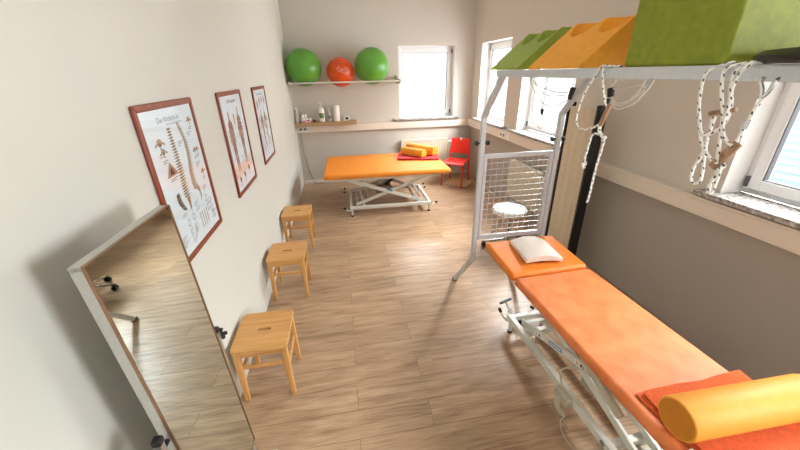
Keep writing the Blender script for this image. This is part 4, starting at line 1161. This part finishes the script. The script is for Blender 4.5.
f.build('wire_mesh', M['wire'], pn)

# ------------------------------------------------------------------ positioning wedges, cube and pad on top of the frame
def scoop_wedge(name, material, y0, y1, label):
    """ramp rising from the aisle side to a flat top, with two round knee hollows cut into its crest"""
    f = MB(); nu, nv = 84, 80; x0, xc, x1, z0, z1 = 1.862, 2.098, 2.30, 2.0015, 2.212
    L = y1 - y0
    def top(s, t):
        y = y1 - L * s; x = x0 + (x1 - x0) * t
        z = min(z1, z0 + 0.012 + (z1 - z0 - 0.012) * (x - x0) / (xc - x0))
        for c in (0.27, 0.76):
            r = math.hypot((x - 2.095) / 0.098, (y - (y1 - L * c)) / (0.215 * L))
            if r < 1: z = min(z, z1 - 0.092 + 0.092 * r ** 5)
        return (x, y, z)
    G = [[top(i / nu, j / nv) for j in range(nv + 1)] for i in range(nu + 1)]
    vs = [p for r in G for p in r]; fs = []
    ix = lambda i, j: i * (nv + 1) + j
    for i in range(nu):
        for j in range(nv): fs.append((ix(i, j), ix(i, j + 1), ix(i + 1, j + 1), ix(i + 1, j)))
    base = len(vs)
    for i in range(nu + 1):
        y = G[i][0][1]; vs += [(x0, y, z0), (x1, y, z0)]
    for i in range(nu):
        a, b_ = base + 2 * i, base + 2 * i + 2
        fs += [(a, b_, b_ + 1, a + 1), (ix(i, 0), ix(i + 1, 0), b_, a), (ix(i, nv), a + 1, b_ + 1, ix(i + 1, nv))]
    for i in (0, nu): fs.append(tuple(ix(i, j) for j in range(nv + 1)) + (base + 2 * i + 1, base + 2 * i))
    f.add(vs, fs)
    return tag(f.build(name, material, smooth=24), label, 'wedge cushion')
scoop_wedge('wedge_cushion', M['green_vinyl'], 1.965, 2.33, 'olive green foam wedge with two scooped hollows, at the far end of the frame top')
scoop_wedge('wedge_cushion', M['orange_foam'], 1.425, 1.845, 'orange foam wedge with two scooped hollows, between the green wedge and green cube')
f = MB(); f.box(1.864, 2.36, 0.835, 1.185, 2.001, 2.46)
tag(f.build('positioning_cube', M['green_cube'], bevel=0.010, seg=3), 'large green marbled foam block standing on top of the silver frame', 'block')
f = MB(); f.lathe([(0.0, 0.0), (0.175, 0.0), (0.188, 0.008), (0.19, 0.018), (0.175, 0.03), (0.12, 0.035), (0.0, 0.036)], (2.005, 0.637, 2.001), 36)
tag(f.build('balance_pad', M['black'], smooth=50), 'flat round black pad lying on the frame beside the green block', 'pad')

# ------------------------------------------------------------------ cords and slings
R = {}
R['sA_loop']=[(1.876,1.207,2.0045),(1.876,1.25,2.0045),(1.85,1.275,2.006),(1.85,1.295,1.977),(1.85,1.333,1.93),(1.85,1.36,1.859),(1.85,1.363,1.793),(1.85,1.325,1.764),(1.85,1.262,1.777),(1.85,1.219,1.799)]
R['sA_short']=[(1.876,1.265,2.0045),(1.85,1.264,1.998),(1.85,1.254,1.952),(1.85,1.22,1.884),(1.85,1.199,1.86)]
R['sA_knot']=[(1.85,1.217,1.799),(1.85,1.214,1.772),(1.85,1.194,1.756),(1.85,1.177,1.753),(1.85,1.19,1.741)]
R['sA_tail1']=[(1.85,1.194,1.756),(1.85,1.23,1.76),(1.85,1.252,1.743),(1.85,1.26,1.684),(1.85,1.264,1.644),(1.85,1.248,1.635),(1.85,1.259,1.62)]
R['sA_tail2']=[(1.85,1.193,1.752),(1.85,1.179,1.738),(1.85,1.182,1.692),(1.85,1.188,1.64),(1.85,1.19,1.578),(1.85,1.191,1.517),(1.85,1.195,1.476)]
R['sA_toggle']=[(1.85,1.19,1.873),(1.85,1.216,1.793)]
R['sA_strap']=[(1.868,1.223,1.891),(1.868,1.243,1.837)]
R['sB_A']=[(1.876,0.813,2.0045),(1.876,0.831,2.0045),(1.85,0.859,1.983),(1.85,0.86,1.935),(1.85,0.845,1.878),(1.85,0.821,1.829),(1.85,0.802,1.824),(1.85,0.782,1.839),(1.85,0.765,1.87),(1.85,0.77,1.916),(1.85,0.784,1.946),(1.85,0.787,1.983),(1.876,0.773,2.0045),(1.876,0.739,2.0045)]
R['sB_B']=[(1.876,0.76,2.0045),(1.876,0.783,2.0045),(1.842,0.806,1.99),(1.842,0.797,1.938),(1.842,0.775,1.885),(1.842,0.763,1.839),(1.842,0.75,1.784),(1.842,0.744,1.755)]
R['sB_C']=[(1.85,0.844,1.878),(1.85,0.825,1.833),(1.85,0.806,1.797),(1.85,0.777,1.768),(1.85,0.752,1.752)]
R['sB_D']=[(1.876,0.741,2.0045),(1.838,0.752,2.0),(1.838,0.77,1.954),(1.838,0.763,1.902),(1.838,0.76,1.851),(1.838,0.741,1.822),(1.838,0.72,1.808)]
R['sB_E']=[(1.856,0.803,1.874),(1.856,0.801,1.807),(1.856,0.791,1.756),(1.856,0.78,1.699),(1.856,0.793,1.684),(1.856,0.807,1.691),(1.856,0.812,1.723),(1.856,0.802,1.772),(1.856,0.802,1.832),(1.856,0.808,1.865)]
R['sB_F']=[(1.85,0.722,1.808),(1.85,0.722,1.826),(1.85,0.717,1.853),(1.85,0.711,1.895),(1.85,0.703,1.928)]
R['sB_fit1']=[(1.85,0.708,1.924),(1.85,0.711,1.944),(1.85,0.721,1.964)]
R['sB_fit2']=[(1.85,0.706,1.924),(1.85,0.696,1.942),(1.85,0.691,1.962)]
R['sB_ferrule']=[(1.85,0.716,1.852),(1.85,0.715,1.871)]
R['sB_tail1']=[(1.85,0.735,1.757),(1.85,0.73,1.75),(1.85,0.741,1.739),(1.85,0.74,1.725),(1.85,0.747,1.696),(1.85,0.743,1.669)]
R['sB_tail2']=[(1.845,0.733,1.752),(1.845,0.731,1.73),(1.845,0.73,1.705),(1.845,0.731,1.679),(1.845,0.735,1.671)]
R['sB_stick']=[(1.852,0.816,1.879),(1.852,0.752,1.895)]
R['sB_plank']=[(1.848,0.757,1.742),(1.848,0.716,1.816)]
R['pA_1']=[(2.2,2.407,1.939),(2.2,2.362,1.921),(2.2,2.234,1.886),(2.2,2.085,1.868),(2.2,1.961,1.869)]
R['pA_2']=[(2.2,2.414,1.939),(2.2,2.348,1.912),(2.2,2.266,1.865),(2.2,2.148,1.841),(2.2,1.957,1.856)]
R['pA_3']=[(2.2,2.421,1.939),(2.2,2.375,1.891),(2.2,2.271,1.815),(2.2,2.147,1.779),(2.2,2.031,1.798),(2.2,1.933,1.835)]
R['pA_up']=[(2.2,1.929,1.874),(2.2,1.922,1.929),(2.2,1.92,1.95)]
R['pA_pulley']=[(2.2,1.918,1.899),(2.2,1.935,1.832)]
R['pB_line1']=[(2.2,2.194,1.954),(2.2,2.199,1.862),(2.2,2.206,1.754)]
R['pB_line2']=[(2.2,2.209,1.953),(2.2,2.221,1.842),(2.2,2.218,1.753)]
R['pB_fit']=[(2.2,2.21,1.754),(2.2,2.205,1.718)]
R['pB_loop']=[(2.2,2.209,1.719),(2.2,2.226,1.654),(2.2,2.221,1.63),(2.2,2.198,1.624),(2.2,2.175,1.64),(2.2,2.174,1.673),(2.2,2.199,1.72)]
R['pC_ring']=[(2.2,1.624,1.916),(2.2,1.64,1.953),(2.2,1.624,1.965),(2.2,1.6,1.944),(2.2,1.611,1.917)]
R['pC_pulley']=[(2.2,1.621,1.907),(2.2,1.611,1.865)]
R['pC_1']=[(2.2,1.613,1.903),(2.2,1.519,1.912),(2.2,1.433,1.932),(2.2,1.432,1.955)]
R['pC_2']=[(2.2,1.606,1.861),(2.2,1.577,1.834),(2.2,1.516,1.835),(2.2,1.43,1.895),(2.2,1.385,1.956)]
R['pC_3']=[(2.2,1.601,1.866),(2.2,1.566,1.842),(2.2,1.499,1.852),(2.2,1.443,1.902),(2.2,1.422,1.955)]
R['pC_4']=[(2.22,1.63,1.859),(2.22,1.596,1.818),(2.22,1.56,1.811),(2.22,1.477,1.844),(2.22,1.413,1.922),(2.22,1.398,1.955)]
R['pC_fit']=[(2.2,1.413,1.906),(2.2,1.392,1.952)]

rr, rt = 0.0042, 0.0028
t = thing('rope_sling', 'black-flecked white rope loop with a slanting wooden toggle and two knotted tails, before the screen', 'rope', (1.85, 1.25, 1.99), 'rope slings draped over the front beam')
f = MB(); f.tube(R['sA_loop'], rr, 8, 6); f.build('rope_loop', M['rope'], t)
f = MB(); f.tube(R['sA_short'], rr, 8, 6); f.build('rope_strand', M['rope'], t)
f = MB(); f.tube(R['sA_knot'], rr * 1.5, 8, 6); f.build('knot', M['rope'], t)
f = MB(); f.tube(R['sA_tail1'], rr, 8, 6); f.tube([(1.848, 1.262, 1.640), (1.842, 1.258, 1.625), (1.85, 1.256, 1.612)], rr * 1.5, 8, 4); f.build('rope_tail', M['rope'], t)
f = MB(); f.tube(R['sA_tail2'], rr, 8, 6); f.build('rope_tail', M['rope'], t)
f = MB(); f.bar(R['sA_toggle'][0], R['sA_toggle'][1], 0.018, 0.012, up=(1, 0, 0)); f.build('toggle', M['toggle_wood'], t, bevel=0.003)
f = MB(); f.bar(R['sA_strap'][0], R['sA_strap'][1], 0.012, 0.012, up=(1, 0, 0)); f.build('strap', M['black'], t, bevel=0.003)

t = thing('rope_sling', 'black-flecked white rope sling with a drilled wooden plank and a metal hook', 'rope', (1.85, 0.75, 1.99), 'rope slings draped over the front beam')
for nme, key in (('rope_strand', 'sB_B'), ('rope_strand', 'sB_C'), ('rope_strand', 'sB_D'), ('rope_strand', 'sB_F')):
    f = MB(); f.tube(R[key], rr, 8, 6); f.build(nme, M['rope'], t)
f = MB(); f.tube(R['sB_tail1'], rr * 1.15, 8, 6); f.build('rope_tail', M['rope'], t)
f = MB(); f.tube(R['sB_tail2'], rr, 8, 6); f.build('rope_tail', M['rope'], t)
f = MB(); f.bar(R['sB_plank'][0], R['sB_plank'][1], 0.022, 0.012, up=(1, 0, 0)); pk = f.build('plank', M['toggle_wood'], t, bevel=0.003)
pm = (Vector(R['sB_plank'][0]) + Vector(R['sB_plank'][1])) / 2
f = MB(); f.cyl((pm.x - 0.0075, pm.y, pm.z), (pm.x - 0.005, pm.y, pm.z), 0.005, n=12); f.build('plank_hole', M['bronze'], pk)
f = MB(); f.tube(R['sB_fit1'] + [(1.86, R['sB_fit1'][-1][1], 1.972)], 0.0045, 8, 4); f.tube(R['sB_fit2'] + [(1.86, R['sB_fit2'][-1][1], 1.972)], 0.0045, 8, 4); f.build('hook', M['chrome'], t)
f = MB(); f.cyl(R['sB_ferrule'][0], R['sB_ferrule'][1], 0.0095); f.build('ferrule', M['chrome'], t)

t = thing('rope_sling', 'black-flecked white rope with a thin wooden stick and a long dangling loop', 'rope', (1.85, 0.82, 1.99), 'rope slings draped over the front beam')
f = MB(); f.tube(R['sB_A'], rr, 8, 6); f.build('rope_loop', M['rope'], t)
f = MB(); f.tube(R['sB_E'], rr, 8, 6); f.build('rope_loop', M['rope'], t)
f = MB(); f.cyl(R['sB_stick'][0], R['sB_stick'][1], 0.006, n=12); f.build('toggle', M['toggle_wood'], t)

GZ = ZH - 0.013
def hang(p): return (p[0], p[1], GZ)
t = thing('pulley_cord', 'thin flecked cords looping from the far beam to a dark pulley under the orange wedge', 'cord', (2.2, 2.2, GZ), 'cords hung from the frame grid')
for key in ('pA_1', 'pA_2', 'pA_3'):
    f = MB(); f.tube([hang(R[key][0])] + R[key], rt, 6, 6); f.build('cord', M['rope_thin'], t)
f = MB(); f.tube(R['pA_up'] + [hang(R['pA_up'][-1])], rt, 6, 4); f.build('cord', M['rope_thin'], t)
f = MB(); f.cyl(R['pA_pulley'][0], R['pA_pulley'][1], 0.017, 0.013, n=16); f.build('pulley', M['black'], t, bevel=0.006)
t = thing('loop_cord', 'thin cord hanging straight down with a dark fitting and a small end loop', 'cord', (2.2, 2.2, GZ), 'cords hung from the frame grid')
for key in ('pB_line1', 'pB_line2'):
    f = MB(); f.tube([hang(R[key][0])] + R[key], rt, 6, 4); f.build('cord', M['rope_thin'], t)
f = MB(); f.cyl(R['pB_fit'][0], R['pB_fit'][1], 0.012, 0.008); f.build('cord_stop', M['black'], t)
f = MB(); f.tube(R['pB_loop'], rt, 6, 5); f.build('end_loop', M['rope_thin'], t)
t = thing('pulley_cord', 'white cords sagging from a dark pulley and ring to a hook below the green block', 'cord', (2.2, 1.5, GZ), 'cords hung from the frame grid')
for key in ('pC_1', 'pC_2', 'pC_3', 'pC_4'):
    f = MB(); f.tube(R[key] + [hang(R[key][-1])], rt * 1.4, 6, 6); f.build('cord', M['rope_white'], t)
f = MB(); f.tube(R['pC_ring'][:-1], rt * 1.3, 6, 6, closed=True); f.build('ring', M['rope_white'], t)
f = MB(); f.tube([R['pC_ring'][2], hang(R['pC_ring'][2])], 0.004, 6, 0); f.build('hanger', M['chrome'], t)
f = MB(); f.cyl(R['pC_pulley'][0], R['pC_pulley'][1], 0.017, 0.015, n=14); f.build('pulley', M['black'], t, bevel=0.004)
f = MB(); f.cyl(R['pC_fit'][0], R['pC_fit'][1], 0.008); f.build('hook', M['chrome'], t)
# ------------------------------------------------------------------ light
def area(name, loc, size, rot, power, col=(1, 1, 1)):
    l = bpy.data.lights.new(name, 'AREA'); l.shape = 'RECTANGLE'; l.size, l.size_y = size; l.energy = power; l.color = col
    o = bpy.data.objects.new(name, l); COL.objects.link(o); o.location = loc; o.rotation_euler = rot
    return o
SK = (0.97, 0.985, 1.0)
def aim(src, dst):
    return (Vector(dst) - Vector(src)).to_track_quat('-Z', 'Y').to_euler()
def sky(name, src, dst, size, power):
    return area(name, src, size, aim(src, dst), power, SK)
# open sky above the yard, one patch per window, shining down and in
sky('sky_side_far', (W + 1.3, 5.9, 3.55), (0.6, 4.4, 0.5), (1.6, 1.6), 430)
sky('sky_side_middle', (W + 1.3, 4.3, 3.55), (0.3, 2.6, 0.6), (1.6, 1.6), 560)
sky('sky_side_near', (W + 1.25, 1.25, 3.35), (2.3, 1.2, 0.7), (1.5, 2.2), 400)
sky('sky_back', (2.5, D + 1.4, 3.5), (1.7, 4.6, 0.3), (1.6, 1.6), 190)
for h, p_ in zip(right_holes, (40, 46, 0, 170)):
    if p_: area('daylight_side', (W + 0.42, (h[0] + h[1]) / 2, (h[2] + h[3]) / 2), (1.25, 1.1), (0, math.radians(90), 0), p_, SK)

wd = bpy.data.worlds.new('overcast_sky'); scene.world = wd; wd.use_nodes = True
bg = wd.node_tree.nodes['Background']; bg.inputs['Color'].default_value = (0.96, 0.98, 1.0, 1); bg.inputs['Strength'].default_value = 1.3

# ------------------------------------------------------------------ camera
cam = bpy.data.cameras.new('camera'); co = bpy.data.objects.new('camera', cam); COL.objects.link(co)
cam.sensor_fit = 'HORIZONTAL'; cam.sensor_width = 36.0; cam.lens = 335.22 / 800 * 36.0; cam.clip_start = 0.02
R = Vector((0.98540329, -0.16901392, -0.02036279)); U = Vector((0.08827175, 0.40500978, 0.9100413)); F = Vector((0.14556252, 0.89855516, -0.41401713))
co.matrix_world = Matrix(((R.x, U.x, -F.x, 0.84235), (R.y, U.y, -F.y, 0.0), (R.z, U.z, -F.z, 2.0), (0, 0, 0, 1)))
scene.camera = co
scene.cycles.use_denoising = True
scene.cycles.max_bounces = 10; scene.cycles.diffuse_bounces = 5; scene.cycles.transparent_max_bounces = 12
scene.view_settings.view_transform = 'Standard'
scene.view_settings.look = 'None'
scene.view_settings.exposure = 0.42
